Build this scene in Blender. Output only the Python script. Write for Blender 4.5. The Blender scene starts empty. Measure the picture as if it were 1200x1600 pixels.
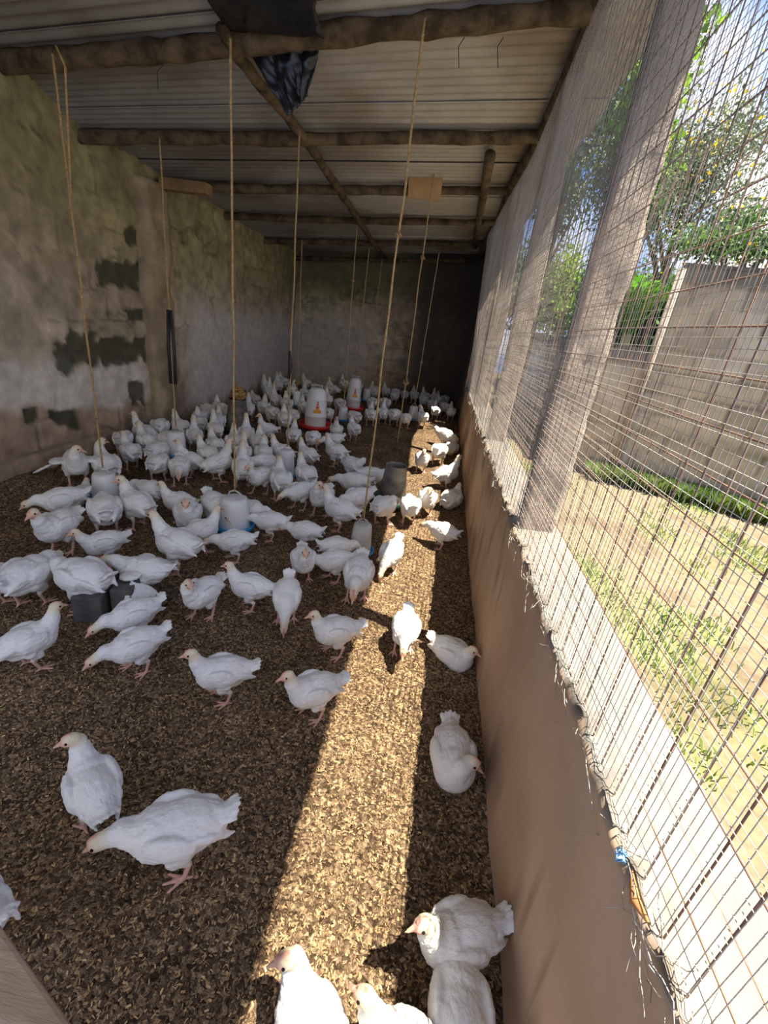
import bpy, bmesh, math, random
import numpy as np
from mathutils import Vector, Matrix, noise as mnoise

random.seed(7); rng = np.random.default_rng(7)
C = bpy.context.scene.collection
sc = bpy.context.scene

# ------------------------------------------------------------ camera, sky, sun, exposure
F = 718.0; H = 1.40
def nrm(v): return v / np.linalg.norm(v)
_dn = nrm(np.array([-231., 1636., F])); _fw = np.array([105., -300., F]); _fw = nrm(_fw - _dn * _fw.dot(_dn))
_rt = np.cross(_dn, _fw)
if _rt[0] < 0: _rt = -_rt
R3 = np.array([_rt, _fw, -_dn])                     # camera axes (x right, y down, z forward) -> room axes
EYE = np.array([0., 0., H])
def ray(x, y): return R3 @ nrm(np.array([x - 600., y - 800., F]))
def at_z(x, y, z=0.0): d = ray(x, y); return EYE + d * (z - H) / d[2]
def at_y(x, y, Y): d = ray(x, y); return EYE + d * Y / d[1]
def at_x(x, y, X): d = ray(x, y); return EYE + d * X / d[0]
cam = bpy.data.cameras.new('camera'); camo = bpy.data.objects.new('camera', cam); C.objects.link(camo)
cam.sensor_fit = 'VERTICAL'; cam.sensor_height = 36.0; cam.sensor_width = 27.0; cam.lens = F / 1600 * 36; cam.clip_start = 0.02
_m = Matrix([list(R3[:, 0]), list(-R3[:, 1]), list(-R3[:, 2])]).transposed().to_4x4(); _m.translation = Vector(EYE)
camo.matrix_world = _m; sc.camera = camo

SUN_DIR = Vector((-0.333, 0.10, -1.0)).normalized()
SUN_POWER = 20.0; SKY_POWER = 1.6; EXPOSURE = 0.12
sun = bpy.data.lights.new('sun', 'SUN'); sun.energy = SUN_POWER; sun.angle = 0.0095; sun.color = (1.0, 0.90, 0.74)
suno = bpy.data.objects.new('sun', sun); C.objects.link(suno); suno.rotation_euler = SUN_DIR.to_track_quat('-Z', 'Y').to_euler()
w = bpy.data.worlds.new('sky'); sc.world = w; w.use_nodes = True
nt = w.node_tree; nt.nodes.clear()
def N(nt, t, **k):
    n = nt.nodes.new(t)
    for a, b in k.items():
        if a == 'inp':
            for i, v in b.items(): n.inputs[i].default_value = v
        else: setattr(n, a, b)
    return n
out = N(nt, 'ShaderNodeOutputWorld'); bg = N(nt, 'ShaderNodeBackground'); bg.inputs[1].default_value = SKY_POWER
tc = N(nt, 'ShaderNodeTexCoord'); ns = N(nt, 'ShaderNodeTexNoise', inp={'Scale': 2.6, 'Detail': 7.0, 'Roughness': 0.55, 'Distortion': 0.3})
rp = N(nt, 'ShaderNodeValToRGB'); rp.color_ramp.elements[0].position = 0.43; rp.color_ramp.elements[1].position = 0.60
rp.color_ramp.elements[0].color = (0.14, 0.31, 0.76, 1); rp.color_ramp.elements[1].color = (1.0, 0.94, 0.85, 1)
nt.links.new(tc.outputs['Generated'], ns.inputs['Vector']); nt.links.new(ns.outputs[0], rp.inputs[0])
nt.links.new(rp.outputs[0], bg.inputs[0]); nt.links.new(bg.outputs[0], out.inputs[0])
sc.view_settings.view_transform = 'Standard'; sc.view_settings.look = 'None'; sc.view_settings.gamma = 1.0
sc.view_settings.use_curve_mapping = False; sc.view_settings.exposure = EXPOSURE
sc.cycles.max_bounces = 10; sc.cycles.diffuse_bounces = 6

# ------------------------------------------------------------ numeric noise
def _h(ix, iy, s):
    v = np.sin(ix * 127.1 + iy * 311.7 + s * 74.7) * 43758.5453
    return v - np.floor(v)
def vn(x, y, s=0):
    ix, iy = np.floor(x), np.floor(y); fx, fy = x - ix, y - iy
    fx = fx * fx * (3 - 2 * fx); fy = fy * fy * (3 - 2 * fy)
    a, b, c, d = _h(ix, iy, s), _h(ix + 1, iy, s), _h(ix, iy + 1, s), _h(ix + 1, iy + 1, s)
    return (a * (1 - fx) + b * fx) * (1 - fy) + (c * (1 - fx) + d * fx) * fy
def fbm(x, y, s=0, o=4):
    t = 0; a = 0.5; n = 0
    for k in range(o): t = t + a * vn(x * 2 ** k, y * 2 ** k, s + k * 13); n += a; a *= 0.5
    return t / n
def sstep(a, b, x): t = np.clip((x - a) / (b - a), 0, 1); return t * t * (3 - 2 * t)
def mixc(a, b, t): return a * (1 - t[..., None]) + np.array(b) * t[..., None]

# ------------------------------------------------------------ mesh helpers
class MB:
    def __init__(s): s.v = []; s.f = []; s.m = []
    def add(s, V, Fc, m=0):
        n = len(s.v); s.v += [tuple(p) for p in V]; s.f += [tuple(i + n for i in f) for f in Fc]; s.m += [m] * len(Fc)
    def box(s, lo, hi, m=0, rot=None, c=None):
        (x0, y0, z0), (x1, y1, z1) = lo, hi
        V = [Vector(p) for p in ((x0,y0,z0),(x1,y0,z0),(x1,y1,z0),(x0,y1,z0),(x0,y0,z1),(x1,y0,z1),(x1,y1,z1),(x0,y1,z1))]
        if rot is not None: V = [rot @ (p - c) + c for p in V]
        s.add(V, [(3,2,1,0),(4,5,6,7),(0,1,5,4),(1,2,6,5),(2,3,7,6),(3,0,4,7)], m)
    def tube(s, pts, rad, n=8, m=0, cap=True, squash=1.0, jitter=0.0):
        pts = [Vector(p) for p in pts]
        if not hasattr(rad, '__len__'): rad = [rad] * len(pts)
        V = []; up = None
        for i, p in enumerate(pts):
            t = (pts[min(i + 1, len(pts) - 1)] - pts[max(i - 1, 0)])
            t = t.normalized() if t.length > 1e-9 else Vector((0, 0, 1))
            if up is None: up = t.orthogonal().normalized()
            up = (up - t * up.dot(t)); up = up.normalized() if up.length > 1e-6 else t.orthogonal().normalized()
            b = t.cross(up)
            for k in range(n):
                a = 2 * math.pi * k / n; r = rad[i] * (1 + jitter * (random.random() - .5))
                V.append(p + up * math.cos(a) * r + b * math.sin(a) * r * squash)
        Fc = [(i*n+k, i*n+(k+1)%n, (i+1)*n+(k+1)%n, (i+1)*n+k) for i in range(len(pts)-1) for k in range(n)]
        if cap: Fc += [tuple(range(n))[::-1], tuple((len(pts)-1)*n + k for k in range(n))]
        s.add(V, Fc, m)
    def lathe(s, prof, c=(0,0,0), n=32, m=0, closed=False):
        V = []; c = Vector(c)
        for r, z in prof:
            for k in range(n):
                a = 2 * math.pi * k / n; V.append(c + Vector((r*math.cos(a), r*math.sin(a), z)))
        Fc = [(i*n+k, i*n+(k+1)%n, (i+1)*n+(k+1)%n, (i+1)*n+k) for i in range(len(prof)-1) for k in range(n)]
        if closed:
            Fc += [((len(prof)-1)*n+k, (len(prof)-1)*n+(k+1)%n, (k+1)%n, k) for k in range(n)]
        s.add(V, Fc, m)
    def mesh(s, name, smooth=True):
        me = bpy.data.meshes.new(name); me.from_pydata(s.v, [], s.f); me.update()
        me.polygons.foreach_set('material_index', s.m)
        if smooth: me.polygons.foreach_set('use_smooth', [True] * len(s.f))
        return me
    def build(s, name, mats, parent=None, smooth=True):
        me = s.mesh(name, smooth)
        for q in (mats if isinstance(mats, (list, tuple)) else [mats]): me.materials.append(q)
        return link(name, me, parent)
def link(name, me, parent=None):
    o = bpy.data.objects.new(name, me); C.objects.link(o)
    if parent: o.parent = parent
    return o
def tag(o, label=None, cat=None, group=None, kind=None):
    if label: o['label'] = label
    if cat: o['category'] = cat
    if group: o['group'] = group
    if kind: o['kind'] = kind
    return o
def empty(name, loc=(0,0,0), rz=0.0):
    o = bpy.data.objects.new(name, None); C.objects.link(o); o.location = loc; o.rotation_euler = (0, 0, rz); o.empty_display_size = 0.1
    return o
def grid_mesh(name, P, col=None, smooth=True, flip=False):
    """P: (n, m, 3) array of points, col: (n, m, 3) colours"""
    n, m = P.shape[:2]; idx = np.arange(n * m).reshape(n, m)
    q = np.stack([idx[:-1, :-1], idx[1:, :-1], idx[1:, 1:], idx[:-1, 1:]], -1).reshape(-1, 4)
    if flip: q = q[:, ::-1]
    me = bpy.data.meshes.new(name); nf = len(q)
    me.vertices.add(n * m); me.vertices.foreach_set('co', P.reshape(-1).astype('f'))
    me.loops.add(nf * 4); me.loops.foreach_set('vertex_index', q.reshape(-1).astype('i'))
    me.polygons.add(nf); me.polygons.foreach_set('loop_start', (np.arange(nf) * 4).astype('i')); me.polygons.foreach_set('loop_total', np.full(nf, 4, 'i'))
    me.update(calc_edges=True); me.validate()
    me.polygons.foreach_set('use_smooth', [smooth] * nf)
    if col is not None: set_col(me, col.reshape(-1, 3))
    return me
def set_col(me, col):
    a = me.color_attributes.new('tint', 'FLOAT_COLOR', 'POINT')
    c = np.ones((len(me.vertices), 4), 'f'); c[:, :3] = np.clip(col, 0, 1); a.data.foreach_set('color', c.reshape(-1))

# ------------------------------------------------------------ materials
def mat(name, col=(.5,.5,.5), rough=.8, metal=0., var=0., vscale=8., bump=0., bscale=60., vcol=False, col2=None, spec=.5, detail=6., trans=0., stretch=None):
    m = bpy.data.materials.new(name); m.use_nodes = True; t = m.node_tree; b = t.nodes['Principled BSDF']
    b.inputs['Roughness'].default_value = rough; b.inputs['Metallic'].default_value = metal; b.inputs['Specular IOR Level'].default_value = spec
    tcn = N(t, 'ShaderNodeTexCoord'); vec = tcn.outputs['Object']
    if stretch:
        mp = N(t, 'ShaderNodeMapping'); mp.inputs['Scale'].default_value = stretch; t.links.new(vec, mp.inputs[0]); vec = mp.outputs[0]
    src = None
    if vcol:
        a = N(t, 'ShaderNodeVertexColor'); a.layer_name = 'tint'; src = a.outputs[0]
    if var > 0 or col2:
        nz = N(t, 'ShaderNodeTexNoise', inp={'Scale': vscale, 'Detail': detail, 'Roughness': .6}); t.links.new(vec, nz.inputs['Vector'])
        if col2:
            r = N(t, 'ShaderNodeValToRGB'); r.color_ramp.elements[0].position = .38; r.color_ramp.elements[1].position = .62
            r.color_ramp.elements[0].color = (*col, 1); r.color_ramp.elements[1].color = (*col2, 1); t.links.new(nz.outputs[0], r.inputs[0]); src = r.outputs[0]
        if var > 0:
            mr = N(t, 'ShaderNodeMapRange'); mr.inputs[1].default_value = .3; mr.inputs[2].default_value = .7; mr.inputs[3].default_value = 1 - var; mr.inputs[4].default_value = 1 + var
            t.links.new(nz.outputs[0], mr.inputs[0])
            mx = N(t, 'ShaderNodeMix', data_type='RGBA', blend_type='MULTIPLY'); mx.inputs[0].default_value = 1
            if src: t.links.new(src, mx.inputs[6])
            else: mx.inputs[6].default_value = (*col, 1)
            t.links.new(mr.outputs[0], mx.inputs[7]); src = mx.outputs[2]
    if src: t.links.new(src, b.inputs['Base Color'])
    else: b.inputs['Base Color'].default_value = (*col, 1)
    if bump > 0:
        n2 = N(t, 'ShaderNodeTexNoise', inp={'Scale': bscale, 'Detail': 8., 'Roughness': .65}); t.links.new(vec, n2.inputs['Vector'])
        bp = N(t, 'ShaderNodeBump'); bp.inputs['Strength'].default_value = bump; bp.inputs['Distance'].default_value = .01
        t.links.new(n2.outputs[0], bp.inputs['Height']); t.links.new(bp.outputs[0], b.inputs['Normal'])
    if trans > 0:
        b.inputs['Transmission Weight'].default_value = 0
        tr = N(t, 'ShaderNodeBsdfTranslucent'); tr.inputs[0].default_value = (*(col2 or col), 1)
        if src: t.links.new(src, tr.inputs[0])
        ms = N(t, 'ShaderNodeMixShader'); ms.inputs[0].default_value = trans; o = t.nodes['Material Output']
        t.links.new(b.outputs[0], ms.inputs[1]); t.links.new(tr.outputs[0], ms.inputs[2]); t.links.new(ms.outputs[0], o.inputs[0])
    return m
M = dict(
    wall=mat('plastered_block', vcol=True, rough=.95, var=.16, vscale=14, bump=.5, bscale=45, spec=.2),
    mud=mat('mud_plaster', vcol=True, rough=.9, var=.07, vscale=5, bump=.22, bscale=30, spec=.2),
    zinc=mat('zinc_sheet', vcol=True, rough=.55, metal=.25, var=.12, vscale=6, bump=.05, bscale=30),
    pole=mat('rough_pole', (.05,.033,.017), col2=(.16,.11,.06), rough=.9, vscale=9, bump=.9, bscale=30, spec=.2),
    plank=mat('plank', (.36,.24,.15), col2=(.48,.34,.23), rough=.85, vscale=5, bump=.4, bscale=25, stretch=(1, 6, 6), spec=.2),
    pillar=mat('mortar', (.25,.21,.17), col2=(.38,.325,.27), rough=.95, vscale=9, bump=.9, bscale=35, spec=.2),
    rust=mat('rusty_wire', (.13,.07,.05), col2=(.27,.17,.12), rough=.7, vscale=22, spec=.4),
    wire=mat('galvanised_wire', (.50,.475,.43), rough=.5, metal=.4, spec=.5),
    rope=mat('sisal_rope', (.42,.27,.12), col2=(.62,.42,.20), rough=.9, vscale=60, bump=1., bscale=160, spec=.1),
    black=mat('black_plastic', (.012,.012,.014), rough=.33, var=.2, vscale=10, bump=.25, bscale=9),
    rubber=mat('black_rubber', (.02,.018,.02), rough=.6),
    white=mat('white_plastic', (.86,.86,.85), rough=.35, var=.05, vscale=9, trans=.12),
    dirtywhite=mat('dirty_white_plastic', (.55,.53,.47), col2=(.70,.69,.66), rough=.5, vscale=14, trans=.2),
    blue=mat('blue_plastic', (.04,.33,.68), rough=.35),
    red=mat('red_plastic', (.62,.02,.015), rough=.35),
    print_=mat('red_print', (.75,.10,.03), rough=.5),
    yprint=mat('orange_print', (.85,.36,.04), rough=.5),
    tin=mat('dirty_tin', (.13,.12,.10), col2=(.30,.27,.23), rough=.6, metal=.3, vscale=14, bump=.4, bscale=40),
    green=mat('dark_green_plastic', (.012,.05,.035), rough=.4),
    concrete=mat('dark_concrete', (.07,.065,.06), col2=(.14,.13,.115), rough=.95, vscale=8, bump=.6, bscale=40),
    card=mat('cardboard', (.46,.27,.11), rough=.9, var=.15, vscale=12),
    leafA=mat('leaf_bright', (.10,.24,.02), col2=(.26,.38,.04), rough=.6, vscale=2.5, trans=.45),
    leafB=mat('leaf_grey_green', (.09,.13,.06), col2=(.20,.25,.13), rough=.7, vscale=2.5, trans=.35),
    leafC=mat('leaf_dark', (.035,.09,.02), col2=(.10,.20,.04), rough=.6, vscale=2.5, trans=.35),
    flower=mat('yellow_flower', (.85,.55,.02), rough=.6, trans=.3),
    bark=mat('bark', (.13,.10,.07), rough=.95, bump=.6, bscale=30),
    banana=mat('banana_leaf', (.17,.42,.03), col2=(.34,.58,.08), rough=.5, vscale=2.5, trans=.6),
    grass=mat('grass', (.07,.15,.02), col2=(.17,.23,.05), rough=.8, vscale=3, trans=.35),
    dirt=mat('yard_soil', vcol=True, rough=.95, var=.22, vscale=20, bump=.6, bscale=30, spec=.15),
    fence=mat('yard_wall', vcol=True, rough=.95, var=.12, vscale=9, bump=.4, bscale=30, spec=.2),
    chips=mat('husk_chip', vcol=True, rough=.85, spec=.2),
)
# litter floor: husk and shavings, several grain sizes
lm = bpy.data.materials.new('litter'); lm.use_nodes = True; t = lm.node_tree; b = t.nodes['Principled BSDF']; b.inputs['Roughness'].default_value = .95; b.inputs['Specular IOR Level'].default_value = .15
tcn = N(t, 'ShaderNodeTexCoord')
v1 = N(t, 'ShaderNodeTexVoronoi', inp={'Scale': 125., 'Randomness': 1.}); v2 = N(t, 'ShaderNodeTexVoronoi', inp={'Scale': 260.}); n1 = N(t, 'ShaderNodeTexNoise', inp={'Scale': 3.2, 'Detail': 8., 'Roughness': .65})
dn = N(t, 'ShaderNodeTexNoise', inp={'Scale': 40., 'Detail': 2.}); ad = N(t, 'ShaderNodeMix', data_type='RGBA', blend_type='ADD'); ad.inputs[0].default_value = .025
t.links.new(tcn.outputs['Object'], dn.inputs['Vector']); t.links.new(tcn.outputs['Object'], ad.inputs[6]); t.links.new(dn.outputs['Color'], ad.inputs[7])
for v in (v1, v2): t.links.new(ad.outputs[2], v.inputs['Vector'])
t.links.new(tcn.outputs['Object'], n1.inputs['Vector'])
sp = N(t, 'ShaderNodeSeparateColor'); t.links.new(v1.outputs['Color'], sp.inputs[0])
r1 = N(t, 'ShaderNodeValToRGB'); e = r1.color_ramp.elements; e[0].position = 0.; e[0].color = (.05,.031,.018,1); e[1].position = 1.; e[1].color = (.60,.41,.22,1)
for p, c in ((.35,(.13,.085,.05,1)), (.62,(.22,.15,.09,1)), (.85,(.36,.25,.15,1))): k = e.new(p); k.color = c
t.links.new(sp.outputs[0], r1.inputs[0])
r2 = N(t, 'ShaderNodeMapRange'); r2.inputs[1].default_value = .33; r2.inputs[2].default_value = .66; r2.inputs[3].default_value = .62; r2.inputs[4].default_value = 1.3; t.links.new(n1.outputs[0], r2.inputs[0])
mx = N(t, 'ShaderNodeMix', data_type='RGBA', blend_type='MULTIPLY'); mx.inputs[0].default_value = 1; t.links.new(r1.outputs[0], mx.inputs[6]); t.links.new(r2.outputs[0], mx.inputs[7]); t.links.new(mx.outputs[2], b.inputs['Base Color'])
mxh = N(t, 'ShaderNodeMath', operation='ADD'); t.links.new(v1.outputs['Distance'], mxh.inputs[0]); t.links.new(v2.outputs['Distance'], mxh.inputs[1])
bp = N(t, 'ShaderNodeBump'); bp.inputs['Strength'].default_value = .9; bp.inputs['Distance'].default_value = .006; bp.invert = True
t.links.new(mxh.outputs[0], bp.inputs['Height']); t.links.new(bp.outputs[0], b.inputs['Normal'])

# ------------------------------------------------------------ floor of litter
XL, YB = -2.62, 8.2
def ledge_z(Y): return .738 - .0275 * Y
def floor_h(x, y):
    h = .03 * (fbm(x * 1.7, y * 1.7, 3) - .5) + .012 * (fbm(x * 7, y * 7, 9) - .5)
    return h + .10 * sstep(-2.25, -2.6, x) * sstep(4.2, 2.6, y)
xs = np.linspace(XL - .05, .42, 150); ys = np.concatenate([np.linspace(-.3, 3, 170), np.linspace(3.03, YB + .05, 130)])
X, Y = np.meshgrid(xs, ys, indexing='ij'); P = np.stack([X, Y, floor_h(X, Y)], -1)
tag(link('floor', grid_mesh('floor', P)), kind='structure').data.materials.append(lm)

# loose husk flakes on the litter near the camera
n = 62000
cx = rng.uniform(-1.9, .36, n); cy = .2 + 3.2 * rng.random(n) ** 1.35
L = rng.uniform(.002, .0055, n); W = L * rng.uniform(.35, .8, n); a = rng.uniform(0, 6.283, n)
tilt = rng.normal(0, .35, (n, 2)); z0 = floor_h(cx, cy) + rng.uniform(.001, .004, n)
ux, uy = np.cos(a), np.sin(a); V = np.zeros((n, 4, 3))
for k, (s1, s2) in enumerate(((-1, -.6), (1, -.3), (.8, .8), (-.9, .6))):
    V[:, k, 0] = cx + ux * L * s1 - uy * W * s2; V[:, k, 1] = cy + uy * L * s1 + ux * W * s2
    V[:, k, 2] = z0 + L * s1 * tilt[:, 0] + W * s2 * tilt[:, 1]
me = bpy.data.meshes.new('husk'); me.vertices.add(n * 4); me.vertices.foreach_set('co', V.reshape(-1).astype('f')); me.loops.add(n * 4); me.loops.foreach_set('vertex_index', np.arange(n * 4, dtype='i'))
me.polygons.add(n); me.polygons.foreach_set('loop_start', (np.arange(n) * 4).astype('i')); me.polygons.foreach_set('loop_total', np.full(n, 4, 'i')); me.update(calc_edges=True)
tn = rng.random(n)[:, None] ** 1.6; ccol = np.array([.11,.07,.038]) * (1 - tn) + np.array([.68,.45,.225]) * tn
set_col(me, np.repeat(ccol, 4, 0)); me.materials.append(M['chips'])
tag(link('litter_flakes', me), 'loose pale husk flakes scattered over the brown litter floor', 'litter', kind='stuff')

# ------------------------------------------------------------ roof lines: (left end, right end) of every roof pole
poles = []
for (lp, ly, rp_, ry, r) in (((0,98), None, (925,14), 2.89, .052), ((130,213), None, (840,214), 4.1, .043), ((256,291), None, (792,298), 5.2, .04),
                             ((350,338), None, (776,348), 6.3, .036), ((412,376), None, (755,381), 7.3, .036)):
    a = at_x(*lp, XL); c = at_y(*rp_, ry); poles.append((a, c, r))
rl = [(-.4, np.array([XL, -.4, 2.52]), np.array([.43, -.4, 2.86]))] + [(0, p[0], p[1]) for p in poles] + [(0, np.array([XL, 8.1, 2.02]), np.array([.24, 8.1, 2.33])), (0, np.array([XL, 9.0, 1.98]), np.array([.24, 9.0, 2.29]))]
LY = [q[1][1] for q in rl]; LZ = [q[1][2] for q in rl]; RX = [q[2][0] for q in rl]; RY = [q[2][1] for q in rl]; RZ = [q[2][2] for q in rl]
pv = np.array([0., 2.9, 3.9, 4.9, 6.0, 7.1, 8.1, 9.0])
def roof_pt(u, v, dz=.055):
    """u 0 at the left wall .. 1 at the mesh wall plate, v metres along the house"""
    ly, lz, rx, ry, rz = (np.interp(v, pv, q) for q in (LY, LZ, RX, RY, RZ))
    return np.stack([XL + (rx - XL) * u, ly + (ry - ly) * u, lz + (rz - lz) * u + dz], -1)
def v_left(Y): return np.interp(Y, LY, pv)
def v_right(Y): return np.interp(Y, RY, pv)
mbv = []; cols = []
us = np.linspace(-.06, 1.125, 60); edges = [-.1, .95, 1.9, 2.85, 3.65, 4.5, 5.35, 6.2, 7.05, 7.9, 8.7]
roofm = MB(); rc = []
for i in range(len(edges) - 1):
    vs = np.arange(edges[i] - .05, edges[i + 1] + .05, .0095)
    U, Vv = np.meshgrid(us, vs, indexing='ij'); P = roof_pt(U, Vv)
    P[..., 2] += .009 * np.cos(2 * math.pi * Vv / .076) + .012 * ((Vv - edges[i]) / .9) + .006 * (fbm(U * 4, Vv * 2, 5) - .5)
    st = sstep(.5, .75, fbm(U * 5, Vv * 1.6, 21)) * .55 + sstep(.80, 1.0, U) * .5 * sstep(.35, .7, fbm(U * 9, Vv * 3, 8))
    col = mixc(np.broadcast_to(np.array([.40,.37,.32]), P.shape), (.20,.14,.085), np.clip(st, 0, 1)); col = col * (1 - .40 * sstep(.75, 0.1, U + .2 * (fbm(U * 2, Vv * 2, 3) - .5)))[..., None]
    sheet = (P, col); n0 = len(roofm.v); nn, mm = P.shape[:2]
    roofm.v += [tuple(q) for q in P.reshape(-1, 3)]; rc.append(col.reshape(-1, 3))
    idx = (np.arange(nn * mm).reshape(nn, mm) + n0); q = np.stack([idx[:-1,:-1], idx[1:,:-1], idx[1:,1:], idx[:-1,1:]], -1).reshape(-1, 4)
    roofm.f += [tuple(int(k) for k in f) for f in q]; roofm.m += [0] * len(q)
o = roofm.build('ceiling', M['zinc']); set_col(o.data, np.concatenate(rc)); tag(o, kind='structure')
md = o.modifiers.new('thickness', 'SOLIDIFY'); md.thickness = .003

# ------------------------------------------------------------ walls
def wall_top_left(Yv): vv = v_left(Yv); return np.interp(vv, pv, LZ) + .075
def blocks(a, z, w=.42, h=.21):
    row = np.floor(z / h); fx = np.abs((a / w + .5 * (row % 2)) % 1 - .5) * 2; fz = np.abs((z / h) % 1 - .5) * 2
    return np.maximum(sstep(.93, .985, fx), sstep(.88, .97, fz)), _h(np.floor(a / w + .5 * (row % 2)), row, 4)
def wall_colours(A, Z, seed, top):
    base = np.broadcast_to(np.array([.23,.185,.125]), A.shape + (3,)).copy()
    n1 = fbm(A * 1.3, Z * 1.6, seed); n2 = fbm(A * 4, Z * 4, seed + 5); n3 = fbm(A * 12, Z * 12, seed + 9)
    rel = Z / top
    base = mixc(base, (.32,.262,.19), sstep(.42, .62, n1))
    base = mixc(base, (.165,.145,.06), sstep(.50, .85, rel + .35 * (n1 - .5)) * .8)            # mossy crown
    base = mixc(base, (.235,.165,.11), sstep(.32, .12, rel + .15 * (n2 - .5)) * .9)              # bare mud at the foot
    g, rnd = blocks(A, Z); vis = sstep(.48, .66, fbm(A * .9, Z * .9, seed + 2)); g = g * sstep(.3, .55, n2)
    base = base * (1 - .38 * g * (.08 + .92 * vis))[..., None]; base = base * (.92 + .16 * rnd)[..., None]
    base = base * (.55 + .9 * n3)[..., None] * (.75 + .5 * n2)[..., None]
    base = base * 1.62
    crack = sstep(.035, .0, np.abs(fbm(A * 2.2, Z * 2.6, seed + 40) - .5)) * sstep(.45, .6, n2); base = base * (1 - .45 * crack)[..., None]
    return base, g * vis, n1, n2, n3
# left wall, facing +X
ys = np.arange(-.3, 8.35, .022); zs = np.linspace(0, 1, 115); A, T = np.meshgrid(ys, zs, indexing='ij'); top = wall_top_left(A); Z = T * top
base, g, n1, n2, n3 = wall_colours(A, Z, 11, top)
pale = sstep(.0, .12, .36 - np.abs(Z - (.60 + .06 * np.sin(A * 3)) + .24 * (n2 - .5)) / .8 - .12) * sstep(4.1, 3.8, A)
base = mixc(base, (.72,.66,.57), np.clip(pale * 1.2, 0, 1) * (.75 + .5 * (n3 - .5)))
base = mixc(base, (.60,.56,.51), sstep(4.5, 4.9, A) * sstep(1.35, .95, Z + .35 * (n2 - .5)) * sstep(.10, .28, Z + .1 * n3) * .8)
dark = np.zeros_like(A)
def blob(px0, py0, px1, py1):
    p, q = at_x(px0, py0, XL), at_x(px1, py1, XL); return (p[1] + q[1]) / 2, (p[2] + q[2]) / 2, abs(q[1] - p[1]) / 2 + .01, abs(q[2] - p[2]) / 2
for bl in ((185,350,238,392), (162,402,225,448), (200,482,240,502), (92,520,160,572), (150,530,240,560), (240,475,262,500), (205,598,226,632), (80,640,120,668), (40,640,60,660)):
    cy_, cz_, ry_, rz_ = blob(*bl)
    d = np.maximum(np.abs(A - cy_) / ry_, np.abs(Z - cz_) / rz_) + 1.5 * (n2 - .5) + 1.1 * (n3 - .5)
    dark = np.maximum(dark, sstep(1.12, .8, d))
base = mixc(base, (.035,.042,.022), dark * .85)
off = -.016 * g + sstep(.72, .95, T) * .10 * (fbm(A * 3.5, Z * 5, 77) - .45) + .028 * (n1 - .5) + .014 * (n2 - .5) + .006 * (n3 - .5) - .014 * dark
P = np.stack([XL - .0 + off + .035 * T * 0, A, Z], -1)
tag(link('wall_left', grid_mesh('wall_left', P, base, flip=True)), kind='structure').data.materials.append(M['wall'])
mb = MB(); mb.box((XL - .22, -.3, 0), (XL - .03, 8.35, 2.0)); tag(mb.build('wall_left_core', M['concrete'], smooth=False), kind='structure')
# back wall, facing -Y
xs = np.arange(XL - .05, .48, .022); A, T = np.meshgrid(xs, zs, indexing='ij'); top = np.interp(A, [XL, .3], [2.13, 2.46]); Z = T * top
base, g, n1, n2, n3 = wall_colours(A + 20, Z, 31, top)
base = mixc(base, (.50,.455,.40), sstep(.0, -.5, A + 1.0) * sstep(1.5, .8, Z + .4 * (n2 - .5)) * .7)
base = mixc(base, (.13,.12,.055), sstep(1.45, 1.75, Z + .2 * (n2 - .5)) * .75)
base = mixc(base, (.075,.058,.045), sstep(-.95, -.35, A + .35 * (n1 - .5)) * .9)      # right part darkened to deep brown
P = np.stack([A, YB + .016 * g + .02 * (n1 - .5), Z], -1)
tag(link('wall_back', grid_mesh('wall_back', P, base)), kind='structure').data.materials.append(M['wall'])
mb = MB(); mb.box((XL - .22, YB + .03, 0), (.6, YB + .2, 2.0)); tag(mb.build('wall_back_core', M['concrete'], smooth=False), kind='structure')
# low wall on the right with its rough mortar ledge
XI, XO = .378, .575
prof = [(XI, 0.), (XI, .15), (XI, .3), (XI, .45), (XI, .6)] + [(XI, t_) for t_ in (.66, .70)] + [(XI + .004, 1.)] + [(XI + t_, 1.) for t_ in np.linspace(.012, XO - XI - .01, 12)] + [(XO, .99), (XO, .6), (XO, .2), (XO, -.02)]
ys = np.concatenate([np.arange(-.3, 3, .012), np.arange(3.0, YB, .03)]); pr = np.array(prof); A = np.repeat(ys[:, None], len(pr), 1); S = np.cumsum(np.hypot(*np.diff(pr, axis=0, prepend=pr[:1]).T))[None, :].repeat(len(ys), 0)
zl = ledge_z(A); zz = np.where(pr[None, :, 1] > .95, zl - (1 - pr[None, :, 1]) * 2, np.where(pr[None, :, 1] > .64, zl - (.72 - pr[None, :, 1]), pr[None, :, 1]))
zz[:, 4] = zl[:, 4] - .10
xx = np.repeat(pr[None, :, 0], len(ys), 0).copy()
topm = (pr[None, :, 1] > .98) * np.ones_like(A); rough = sstep(.075, .0, np.abs(xx - XI) - .0) * topm
nn_ = fbm(A * 22, xx * 30, 3, 3); n5 = fbm(A * 3, S * 3, 6)
zz = zz + topm * ((nn_ - .5) * .012 + rough * (nn_ - .35) * .035) ; xx = xx + (pr[None, :, 1] < .99) * (n5 - .5) * .022 + rough * (fbm(A * 30, S * 8, 8, 2) - .5) * .014
col = np.broadcast_to(np.array([.50,.345,.22]), A.shape + (3,)).copy(); col = mixc(col, (.38,.255,.16), sstep(.45, .65, fbm(A * 2.5, zz * 7, 17)) * .55)
col = mixc(col, (.46,.36,.26), sstep(.55, .75, fbm(A * 6, zz * 3, 27)) * .4)
col = mixc(col, (.14,.095,.065), sstep(.965, 1., 1 - np.abs(fbm(A * 1.8, zz * 3.4, 7) - .5) * 1.2) * .6 * (1 - topm))
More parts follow.
